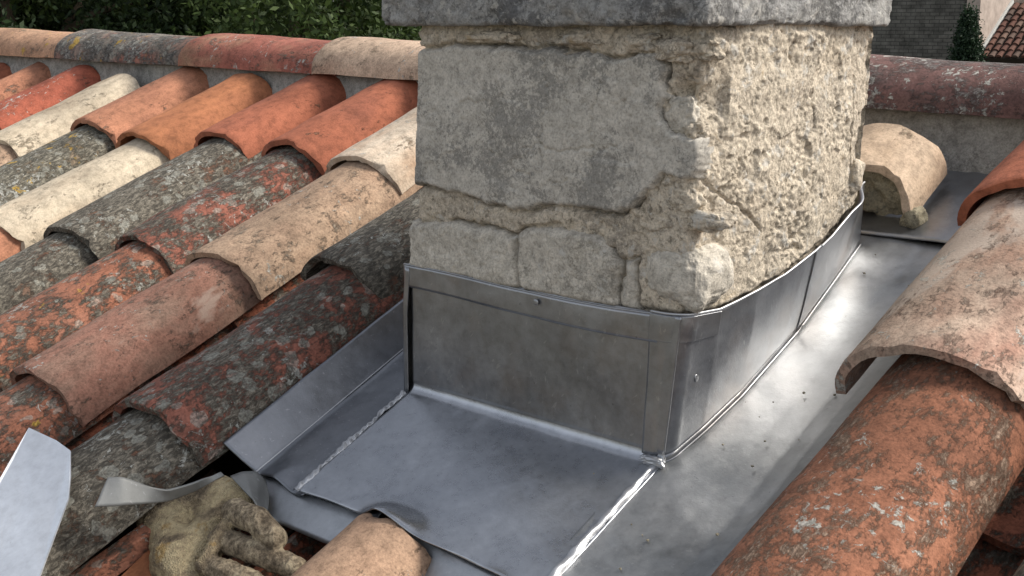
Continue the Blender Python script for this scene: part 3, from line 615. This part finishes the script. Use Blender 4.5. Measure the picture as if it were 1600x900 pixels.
# left return of the front sheet and the upstand along the hidden side
P = []
for s in np.linspace(0, 1, 60):
    if s < .1: x, y = -.4525 - .0045 * s / .1, -.0036
    elif s < .16: a = (s - .1) / .06 * math.pi / 2; x, y = -.457 - .008 * math.sin(a), .0038 - .008 * math.cos(a)
    else: x, y = -.465, .0038 + (s - .16) / .84 * .47
    zb = max(y, 0) * math.tan(TH) - .005; P.append([[x + .006 * sst(.1, .18, z), y, z] for z in np.linspace(zb, .180 + max(y, 0) * .3, 30)])
sheet('left_upstand', np.array(P), MM['upstand'], fl, .002)
# gutter on the right
us = np.concatenate([np.linspace(-.03, .12, 40), np.linspace(.125, .215, 26)]); vs = np.linspace(-1.0, .535, 240); U, Vv = np.meshgrid(us, vs, indexing='ij')
Wd = np.interp(U, [-.03, 0, .08, .12, .15, .18, .215], [.001, 0, -.004, -.002, .006, .022, .034]); Q = np.stack([U, Vv, Wd], -1); Q[..., 2] += wob(Q, .0045, 7, 11) * sst(.0, .03, U) + fbm(Q, 40, 2, 515) * .0005
sheet('gutter_sheet', rpa(Q), MM['gutter'], fl, .002)
# gutter on the left
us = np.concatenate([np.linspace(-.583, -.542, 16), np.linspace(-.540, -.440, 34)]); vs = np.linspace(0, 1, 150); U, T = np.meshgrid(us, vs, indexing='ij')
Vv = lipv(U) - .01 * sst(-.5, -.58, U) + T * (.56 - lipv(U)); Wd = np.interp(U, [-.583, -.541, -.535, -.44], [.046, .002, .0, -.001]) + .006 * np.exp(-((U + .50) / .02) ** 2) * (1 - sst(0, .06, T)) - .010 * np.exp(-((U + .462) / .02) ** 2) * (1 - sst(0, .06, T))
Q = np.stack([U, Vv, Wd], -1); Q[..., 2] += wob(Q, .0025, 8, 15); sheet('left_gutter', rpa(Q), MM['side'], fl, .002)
V, Fc = tube(rpa(np.stack([np.full(80, -.5405), np.linspace(-.236, .54, 80), np.full(80, .0025)], -1)), .0013, 8); mesh('fold', V, Fc, MM['welt'], fl)
# welts
def welt(u0, u1, v0, v1, wd, ht, s, twist=0.0):
    n = 140; k = 11; vv = np.linspace(v0, v1, n); a = np.linspace(0, math.pi, k); P = np.zeros((n, k, 3))
    for i, v in enumerate(vv):
        f = i / (n - 1); sc_ = .75 + .25 * noise(np.array([v * 30, s, 0.])) ; u = u0 + (u1 - u0) * f
        for j in range(k):
            P[i, j] = (u - wd / 2 * math.cos(a[j]) * sc_, v, .001 + ht * math.sin(a[j]) * (sc_ + twist * math.sin(v * 520 + a[j] * 2.2)))
    Q = P.copy(); Q[..., 2] += fbm(P, 90, 3, 530 + s) * .0022; Q[..., 0] += fbm(P, 50, 2, 540 + s) * .003
    return sheet('welt', rpa(Q), MM['welt'], fl, flip=False)
welt(-.008, -.010, -.60, -.006, .013, .0075, 1); welt(-.448, -.455, -.232, -.012, .013, .006, 2, .14)
rock('crumpled_corner', rp(-.014, -.004, .004), (.019, .008, .006), MM['welt'], 560, fl, .7, .5, 5)
# sheet behind the chimney
U, Vv = np.meshgrid(np.linspace(-.46, .17, 60), np.linspace(.53, .86, 40), indexing='ij'); Q = np.stack([U, Vv, .006 + .03 * sst(.13, .17, U) + 0 * U], -1); Q[..., 2] += wob(Q, .003, 9, 21)
sheet('back_sheet', rpa(Q), MM['upstand'], fl, .0025)
# rivets
for (px, py, onfront) in [(843, 471, 1), (1090, 545, 0), (1086, 590, 0)]:
    if onfront: x, z = fp(px, py); c = np.array([x, -.0068, z])
    else: y, z = sp(px, py, .013); c = np.array([.0150, y, z])
    rock('rivet', c, (.004, .0012, .004) if onfront else (.0012, .004, .005), MM['upstand'], 570, fl, .9, .05, 3)

# crumbs of mortar fallen on the lead
bmc = bmesh.new(); rc = np.random.RandomState(4)
for i in range(24):
    u, v = (rc.uniform(.02, .13), rc.uniform(-.2, .5)) if i < 20 else (rc.uniform(-.4, -.03), rc.uniform(-.16, -.02)); r_ = rc.uniform(.0007, .0022)
    p = rp(u, v, .001); res = bmesh.ops.create_icosphere(bmc, subdivisions=1, radius=r_)
    for vv in res['verts']: vv.co = Vector((vv.co.x * rc.uniform(.7, 1.4) + p[0], vv.co.y * rc.uniform(.7, 1.4) + p[1], vv.co.z * rc.uniform(.5, 1) + p[2]))
mc = bpy.data.meshes.new('mortar_crumbs'); bmc.to_mesh(mc); bmc.free(); mc.materials.append(SM['fragmortar']); oc_ = link('mortar_crumbs', mc); oc_['kind'] = 'stuff'; oc_['label'] = 'tiny mortar crumbs scattered over the lead gutter'; oc_['category'] = 'crumbs'
# strips of lead below the lip of the front sheet
def strip(name, edge_up, edge_dn, mat, parent=None, n=40, thick=.0025, seed=0, amp=.002, m_=10):
    def rs(e):
        e = np.array([uv(*q) for q in e]); s_ = np.linspace(0, 1, len(e)); k = np.linspace(0, 1, n); return np.stack([np.interp(k, s_, e[:, i]) for i in range(3)], -1)
    A, B = rs(edge_up), rs(edge_dn)
    ker = np.array([1, 2, 3, 2, 1]) / 9.
    for q in (A, B):
        for i in range(3): q[2:-2, i] = np.convolve(q[:, i], ker, 'valid')
    T = np.linspace(0, 1, m_); Q = A[:, None] + (B - A)[:, None] * T[None, :, None]; Q[..., 2] += fbm(Q, 22, 3, 600 + seed) * amp
    o = sheet(name, rpa(Q), mat, parent, thick); return o
tag(strip('lead_strip', [(395, 735, -.012), (470, 765, -.014), (570, 800, -.014), (600, 800, -.012)], [(425, 815, -.03), (450, 825, -.03), (515, 852, -.03), (560, 850, -.03)], MM['strip'], seed=1), 'narrow scratched lead strip under the front lip beside the glove', 'metal strip')
tag(strip('lead_strip', [(630, 815, -.008), (655, 832, -.012), (760, 886, -.014), (860, 935, -.014)], [(640, 930, -.035), (660, 940, -.04), (740, 990, -.045), (840, 1040, -.045)], MM['strip'], seed=2), 'curved bright lead strip right of the tan tile below the apron', 'metal strip')
tag(strip('lead_flap', [(345, 737, .05), (300, 757, .06), (262, 768, .075), (225, 757, .10), (190, 744, .125), (168, 745, .13)], [(350, 742, .048), (305, 768, .045), (270, 782, .055), (232, 787, .08), (190, 790, .10), (148, 791, .115)], MM['dull'], thick=.003, seed=3), 'curled dull lead offcut lying over the glove', 'metal offcut')
tag(strip('lead_patch', [(360, 745, .03), (380, 738, .026), (400, 738, .012), (414, 752, -.004), (420, 775, -.012)], [(385, 772, .022), (395, 782, .018), (402, 796, .008), (410, 806, -.008), (416, 810, -.016)], MM['dull'], thick=.002, seed=4), 'small rounded grey lead tab at the corner of the left gutter', 'metal tab')
# zinc offcut
zq = [uv(45, 668, .135), uv(88, 688, .13), uv(110, 704, .125), uv(110, 745, .12), uv(107, 778, .118), uv(84, 840, .11), uv(60, 905, .10), uv(20, 1010, .085), uv(-110, 990, .09), uv(-30, 800, .12)]
zn = rpa(np.array(zq)); n = len(zn); c = zn.mean(0); nrm_ = np.array([0, -ST, CT])
V = np.concatenate([zn, zn - nrm_ * .0022]); zo = mesh('zinc_offcut', V, [tuple(range(n))[::-1], tuple(range(n, 2 * n))] + [(i, (i + 1) % n, n + (i + 1) % n, n + i) for i in range(n)], MM['zinc'], None, False)
tag(zo, 'bright pale zinc sheet offcut lying on the tiles', 'metal sheet')

# ------------------------------------------------------------------ broken cover tile with its mortar
bt = thing('broken_tile', 'broken tan tile stub bedded in mortar under the ridge beside the chimney', 'roof tile', tuple(rp(-.01, .58, .03)))
brk = lambda x: .012 * np.sin(x * 40) - x * .18
cover(-.030, .572, 'paletan', w=.020, L=.108, wl=.162, wu=.158, hl=.085, hu=.08, tilt=.08, roll=.2, parent=bt, name='tile_shell', brk=brk)
def arch_mortar():
    n, k, q = 46, 18, 10; V = np.zeros((n, k, 3)); a = np.linspace(math.pi * .98, 0.02, n)
    pts = []
    for i in range(n):
        for j in range(k):
            f = j / (k - 1); rr = .068 - f * .05; x = rr * math.cos(a[i]); z = (.068 - f * .06) * math.sin(a[i]) - .012 * f
            pts.append((x, brk(x) + .004 - .006 * f, z))
    P = np.array(pts).reshape(n, k, 3); P[..., 1] += fbm(P, 60, 4, 710) * .012; P[..., 2] += fbm(P, 50, 3, 711) * .008; Pb = P.copy(); Pb[..., 1] = .11
    for q_ in (P, Pb):
        x_, z_ = q_[..., 0].copy(), q_[..., 2].copy(); q_[..., 0] = x_ * math.cos(.2) + z_ * math.sin(.2); q_[..., 2] = -x_ * math.sin(.2) + z_ * math.cos(.2)
    P[..., 0] -= .030; Pb[..., 0] -= .030; P[..., 1] += .575; Pb[..., 1] += .575; P[..., 2] += .022; Pb[..., 2] += .022
    full = np.concatenate([Pb[:, :1], P, Pb[:, -1:]], 1); sheet('mortar', rpa(full), SM['fragmortar'], bt)
arch_mortar()
rock('mortar_lump', rp(.046, .57, .012), (.016, .02, .018), SM['fragmortar'], 720, bt, .7, .4, 4)

# ------------------------------------------------------------------ work glove
GL = [  # capsules: (px,py,w,r) -> (px,py,w,r)
 ((252, 808, -.006, .026), (345, 776, .0, .022)), ((345, 776, .0, .022), (392, 778, -.006, .020)), ((252, 808, -.006, .026), (280, 880, -.016, .030)),
 ((280, 880, -.016, .030), (300, 930, -.025, .030)), ((340, 800, -.008, .022), (315, 860, -.016, .026)),
 ((368, 800, .022, .017), (402, 814, .028, .0175)), ((402, 814, .028, .0175), (430, 842, .018, .0165)),
 ((345, 842, .006, .015), (405, 864, .004, .0165)), ((405, 864, .004, .0165), (462, 888, -.004, .0155)),
 ((335, 888, .0, .016), (385, 908, -.004, .016)), ((385, 908, -.004, .016), (425, 928, -.012, .015)),
 ((378, 792, .022, .008), (345, 832, .018, .009)), ((345, 832, .018, .009), (318, 885, .008, .011))]
caps = [(rpa(uv(*a[:3])), rpa(uv(*b[:3])), a[3], b[3]) for a, b in GL]
allp = np.array([q for c in caps for q in (c[0], c[1])]); lo = allp.min(0) - .05; hi = allp.max(0) + .05; h = .0026
ax = [np.arange(lo[i], hi[i], h) for i in range(3)]; GP = np.stack(np.meshgrid(*ax, indexing='ij'), -1)
D = None
for ci, (a, b, ra, rb) in enumerate(caps):
    e = b - a; t = np.clip(((GP - a) @ e) / e.dot(e), 0, 1); d = np.linalg.norm(GP - a - t[..., None] * e, axis=-1) - (ra + (rb - ra) * t)
    k = .022 if ci < 5 else .003; D = d if D is None else np.where(np.abs(D - d) < k, np.minimum(D, d) - (k - np.abs(D - d)) ** 2 / (4 * k), np.minimum(D, d))
D = D + fbm(GP, 20, 2, 801) * .0022 - .0022 * np.exp(-(fbm(GP * np.array([1, 1, .6]), 26, 2, 805) / .05) ** 2)
V, Q = surface_nets(D, lo, h)
gg = G('worn_work_glove', .85, .3); c = gg.coord(rnd=False); n = gg.noise(c, 16, 6, .65, .4); fi = gg.noise(c, 160, 4, .7); wv = gg.vor(c, 420)
col = gg.ramp(n, [(.36, (.13, .1, .068)), (.44, (.28, .22, .14)), (.52, (.44, .355, .215)), (.7, (.5, .42, .27))])
col = gg.mix(gg.ramp(gg.noise(c, 30, 5, .6), [(.6, 0.0), (.68, .6)]), col, (.34, .2, .05)); col = gg.mix(1.0, col, gg.ramp(fi, [(.3, .6), (.5, 1.0), (.7, 1.2)]), 'MULTIPLY')
gmt = gg.out(col, gg.bump(gg.math('ADD', fi, gg.math('MULTIPLY', wv, .8)), .9, .003))
gg = G('grimy_glove_fingers', .85, .3); c = gg.coord(rnd=False); fi = gg.noise(c, 160, 4, .7); n = gg.noise(c, 40, 6, .7)
gm2 = gg.out(gg.mix(1.0, gg.ramp(n, [(.38, (.12, .092, .062)), (.5, (.22, .175, .12)), (.62, (.34, .28, .19))]), gg.ramp(fi, [(.36, .6), (.5, 1.0), (.64, 1.25)]), 'MULTIPLY'), gg.bump(fi, .9, .003))
go_ = mesh('work_glove', V, Q[:, ::-1], gmt); go_.data.materials.append(gm2)
def near(lst): return np.min([np.linalg.norm(V - a - np.clip(((V - a) @ (b - a)) / (b - a).dot(b - a), 0, 1)[:, None] * (b - a), axis=1) - ra for a, b, ra, rb in lst], 0)
fm = near(caps[5:11]) < np.minimum(near(caps[:5]), near(caps[11:])) + fbm(V, 60, 3, 3) * .004
go_.data.polygons.foreach_set('material_index', fm[Q[:, 0]].astype(int))
tag(go_, 'dirty tan work glove crumpled on the tiles below the lead flap', 'glove')
# loose terracotta pieces in the open row beside the glove
def shard(a, b, wd, ht, mat, label):
    A, B = rpa(uv(*a)), rpa(uv(*b)); d = _n(B - A); up = NR; s_ = _n(np.cross(d, up)); n = 20; P = []
    for i in range(n):
        c = A + (B - A) * i / (n - 1); P.append([c - s_ * wd / 2 - up * ht, c - s_ * wd / 2, c - s_ * (wd / 2 - .003) + up * .002, c + s_ * (wd / 2 - .003) + up * .002, c + s_ * wd / 2, c + s_ * wd / 2 - up * ht])
    P = np.array(P); P += fbm(P, 40, 3, 820)[..., None] * .003
    V = P.reshape(-1, 3); Fc = gridf(n, 6, False)[:, ::-1].tolist() + [[i * 6 + 5, (i + 1) * 6 + 5, (i + 1) * 6, i * 6][::-1] for i in range(n - 1)] + [[0, 1, 2, 3, 4, 5][::-1], [(n - 1) * 6 + k for k in range(6)]]
    return tag(mesh('tile_shard', V, Fc, TM[mat], None, False), label, 'tile shard')
shard((60, 945, .012), (228, 826, .008), .032, .024, 'redlichen', 'long dull red terracotta shard lying left of the glove')
shard((165, 950, -.012), (262, 852, -.014), .05, .02, 'orange', 'orange terracotta shard partly under the glove')

# ------------------------------------------------------------------ background
bark = mat_flat('bark', (.09, .07, .05)); 
def leafmat(name, a, b):
    g = G(name, .6, .3); gi = g.t.nodes.new('ShaderNodeNewGeometry'); col = g.ramp(gi.outputs['Random Per Island'], [(0, a), (1, b)])
    g.b.inputs['Subsurface Weight'].default_value = 0
    tr = g.t.nodes.new('ShaderNodeBsdfTranslucent'); mx = g.t.nodes.new('ShaderNodeMixShader'); mx.inputs[0].default_value = .25
    g.put(tr.inputs[0], col); g.put(g.b.inputs['Base Color'], col); o = g.t.nodes['Material Output']
    g.t.links.new(g.b.outputs[0], mx.inputs[1]); g.t.links.new(tr.outputs[0], mx.inputs[2]); g.t.links.new(mx.outputs[0], o.inputs[0]); return g.m
LM = [leafmat('oak_leaves', (.017, .036, .008), (.062, .095, .024)), leafmat('dark_leaves', (.007, .018, .006), (.028, .05, .014)), leafmat('cypress_leaves', (.008, .022, .012), (.025, .05, .022))]
def tree(name, label, base, height, rx, mat, nclump, nleaf, size, seed, cat='tree', cone=False, low=.25):
    r = np.random.RandomState(seed); root = thing(name, label, cat, tuple(base), None if cone else 'trees beyond the ridge'); base = np.asarray(base, float); top = base + np.array([0, 0, height])
    V, Fc = tube([base + (top - base) * t_ + np.array([.15 * math.sin(t_ * 4 + seed), .1 * math.cos(t_ * 5), 0]) * (0 if cone else 1) for t_ in np.linspace(0, .85, 9)], np.linspace(.22 if not cone else .12, .05, 9), 9); mesh('trunk', V, Fc, bark, root)
    cz = base[2] + height * (low + 1) / 2; rz = height * (1 - low) / 2
    if cone:
        t_ = r.rand(nclump); C = np.stack([np.zeros(nclump), np.zeros(nclump), base[2] + height * (.05 + .95 * t_)], -1); a = r.rand(nclump) * 6.283; rr = rx * (1 - t_) ** .8 * (.7 + .4 * r.rand(nclump)); C[:, 0] += base[0] + rr * np.cos(a); C[:, 1] += base[1] + rr * np.sin(a); cs = .12
    else:
        d = r.randn(nclump, 3); d /= np.linalg.norm(d, axis=1)[:, None]; rad = r.rand(nclump) ** .3; lob = 1 + .28 * fbm(d + seed, 1.6, 3, seed)
        C = d * (rad * lob)[:, None] * np.array([rx, rx, rz]) + np.array([base[0], base[1], cz]); cs = rx * .068
        for i in range(9):
            q = C[r.randint(nclump)]; st = base + np.array([0, 0, height * (low + .1 + .3 * r.rand())]); V, Fc = tube([st, st * .5 + q * .5 + np.array([0, 0, .2]), q], [.08, .05, .02], 6); mesh('limb', V, Fc, bark, root)
    k = r.randint(nclump, size=nleaf); c = C[k] + r.randn(nleaf, 3) * cs * np.array([1, 1, .75 if not cone else 1.6])
    a = r.randn(nleaf, 3); a /= np.linalg.norm(a, axis=1)[:, None]; b = np.cross(a, r.randn(nleaf, 3)); b /= np.linalg.norm(b, axis=1)[:, None]; sz = size * (.6 + .8 * r.rand(nleaf))[:, None]
    V = np.stack([c - a * sz, c - b * sz * .45, c + a * sz, c + b * sz * .45], 1).reshape(-1, 3); Fc = np.arange(nleaf * 4).reshape(-1, 4)
    mesh('crown', V, Fc, mat, root, False)
def gnd(px, depth): p = far(px, 60, depth); return np.array([p[0], p[1], GZ])
tree('oak_tree', 'broad leafy green tree beyond the ridge left of the chimney', gnd(480, 15), 9.2, 2.3, LM[0], 400, 60000, .044, 3)
tree('oak_tree', 'mid green bushy tree between the dark tree and the broad one', gnd(250, 17), 9.5, 2.2, LM[0], 380, 52000, .046, 4)
tree('oak_tree', 'dark shaded tree beyond the left end of the ridge', gnd(20, 15.5), 9.6, 2.5, LM[1], 400, 55000, .044, 5)
tree('oak_tree', 'dark evergreen filling the gap behind the two green trees', gnd(370, 22), 10.5, 3.4, LM[1], 500, 60000, .055, 6)
tree('oak_tree', 'tall dark tree standing behind the dark shaded tree', gnd(120, 23), 11, 3.6, LM[1], 500, 60000, .055, 7)
tree('oak_tree', 'outlying dark tree farthest along the ridge from the chimney', gnd(-190, 16), 9.6, 2.4, LM[1], 300, 24000, .07, 8)

# stone house behind on the right
g = G('coursed_rubble', .95, .15); c = g.coord(rnd=False); mp = g.t.nodes.new('ShaderNodeMapping'); mp.inputs['Rotation'].default_value = (math.pi / 2, 0, 0); g.put(mp.inputs[0], c)
br = g.t.nodes.new('ShaderNodeTexBrick'); g.put(br.inputs['Vector'], mp.outputs[0]); br.inputs['Scale'].default_value = 1
for k_, v_ in {'Brick Width': .42, 'Row Height': .15, 'Mortar Size': .02, 'Mortar Smooth': .6, 'Bias': 0.0}.items(): br.inputs[k_].default_value = v_
br.inputs['Color1'].default_value = (.10, .098, .088, 1); br.inputs['Color2'].default_value = (.15, .145, .13, 1); br.inputs['Mortar'].default_value = (.06, .06, .055, 1); br.offset_frequency = 2
nz = g.noise(c, 2.2, 6, .7); cl = g.mix(1.0, br.outputs[0], g.ramp(nz, [(.3, .55), (.5, 1.0), (.7, 1.35)]), 'MULTIPLY'); rubble = g.out(cl, g.bump(nz, .6, .05))
plast = mat_flat('pink_plaster', (.36, .3, .26), sc=3); fartile = [mat_flat('far_tile_red', (.26, .1, .07), sc=4, var=.5), ]
sh = thing('stone_house', 'grey coursed stone house wall seen beyond the ridge', 'building', tuple(gnd(1430, 52)))
a = gnd(1300, 50); b = gnd(1522, 50)
mesh('wall', *box_vf(0, 1, 0, 1, 0, 1), rubble, sh, False)
o = sh.children[0]; L = b[0] - a[0]
bx0, bx1, by = far(1180, 40, 50)[0], far(1521, 40, 50)[0], far(1521, 40, 50)[1]
V, Fc = box_vf(bx0, bx1, by, by + 7, GZ, 6.5); o.data.clear_geometry(); o.data.from_pydata(V, [], Fc); o.data.update()
rf = [(bx0 - .3, by - .4, 6.5), (bx1 + .3, by - .4, 6.5), (bx1 + .3, by + 7.4, 6.5), (bx0 - .3, by + 7.4, 6.5), (bx0 - .3, by + 3.5, 8), (bx1 + .3, by + 3.5, 8)]
mesh('roof', rf, [(0, 1, 5, 4), (2, 3, 4, 5), (0, 4, 3), (1, 2, 5), (3, 2, 1, 0)], fartile[0], sh, False)
# the neighbour's tiled roof against a pink plaster wall
nh = thing('neighbour_house', 'pink plastered house with red barrel tile roof behind the cypress', 'building', tuple(gnd(1620, 47)))
p0 = far(1533, 84, 45); px0 = p0[0]
NS = math.radians(36)
def rn(u, v, w_=0): return np.array([u, v * math.cos(NS) - w_ * math.sin(NS), v * math.sin(NS) + w_ * math.cos(NS)])
def farroof(x0, x1, y0, z0, run, pitch=.29):
    cols = int((x1 - x0) / pitch); rows = int(run / .36); V = []; Fc = []
    for r_ in range(rows):
        for c_ in range(cols):
            x = x0 + c_ * pitch + rnd.uniform(-.02, .02); n = len(V)
            for (v, sc_, lift) in ((r_ * .36, 1.0, .05), (r_ * .36 + .40, .86, .0)):
                for k in range(7):
                    t = math.pi * k / 6; xx = .115 * sc_ * math.cos(t); zz = .1 * sc_ * math.sin(t) + lift; p = rn(x + xx, v, zz); V.append((p[0], y0 + p[1], z0 + p[2]))
            for k in range(6): Fc.append((n + k, n + k + 1, n + 8 + k, n + 7 + k))
            Fc.append(tuple(n + k for k in range(7)))
    return V, Fc
g = G('far_barrel_tiles', .9, .2); gi = g.t.nodes.new('ShaderNodeNewGeometry'); cc = g.ramp(gi.outputs['Random Per Island'], [(0, (.1, .05, .04)), (.35, (.14, .075, .057)), (.6, (.075, .055, .048)), (.85, (.2, .13, .1)), (1, (.05, .043, .04))]); ftm = g.out(cc)
V, Fc = farroof(px0 + .1, px0 + 7, p0[1], p0[2] - .15, 3.3); o = mesh('tile_field', V, Fc, ftm, nh, False); o['kind'] = 'stuff'
V = [rn(x, v, ww) + np.array([0, p0[1], p0[2] - .15]) for ww in (-.25, 0) for (x, v) in ((px0 - .1, 0), (px0 + 7, 0), (px0 + 7, 3.35), (px0 - .1, 3.35))]
mesh('roof', V, [(0, 3, 2, 1), (4, 5, 6, 7), (0, 1, 5, 4), (1, 2, 6, 5), (2, 3, 7, 6), (3, 0, 4, 7)], deckm, nh, False)
e = rn(0, 3.35, 0)
mesh('lower_wall', *box_vf(px0, px0 + 7, p0[1] + .3, p0[1] + 2.5, GZ, p0[2] - .42), plast, nh, False)
mesh('wall', *box_vf(px0 - .62, px0 - .12, p0[1] - .1, p0[1] + 5, GZ, p0[2] + 4), plast, nh, False)
mesh('rear_wall', *box_vf(px0 - .1, px0 + 7, p0[1] + e[1] + .05, p0[1] + 5, GZ, p0[2] + 1.95), plast, nh, False)
V, Fc = box_vf(px0 - .117, px0 - .04, 0, 3.35, .02, .16); mesh('verge_flashing', [tuple(rn(*q) + np.array([0, p0[1], p0[2] - .15])) for q in V], Fc, mat_flat('pale_cement', (.5, .5, .48)), nh, False)
cb = gnd(1512, 43)
tree('cypress_tree', 'slim dark green cypress in front of the pink house', cb, float(far(1512, 26, 43)[2] - GZ), 1.2, LM[2], 1400, 40000, .06, 12, cone=True)
# grey roof glimpsed between ridge and cap
dh = thing('distant_house', 'far grey slate roofed house glimpsed under the chimney cap edge', 'building', tuple(gnd(640, 60)))
q = far(585, 44, 60); q2 = far(700, 44, 60); zt = far(620, 43, 60)[2]; ze_ = far(620, 75, 60)[2]
mesh('wall', *box_vf(q[0], q2[0] + 3, q[1], q[1] + 5, GZ, ze_), plast, dh, False)
mesh('roof', [(q[0] - .2, q[1] - .2, ze_), (q2[0] + 3.2, q[1] - .2, ze_), (q2[0] + 3.2, q[1] + 2.4, zt), (q[0] - .2, q[1] + 2.4, zt), (q[0] - .2, q[1] + 5.2, ze_), (q2[0] + 3.2, q[1] + 5.2, ze_)], [(0, 1, 2, 3), (3, 2, 5, 4), (0, 3, 4), (1, 5, 2), (0, 4, 5, 1)], mat_flat('slate', (.2, .2, .22), sc=2), dh, False)
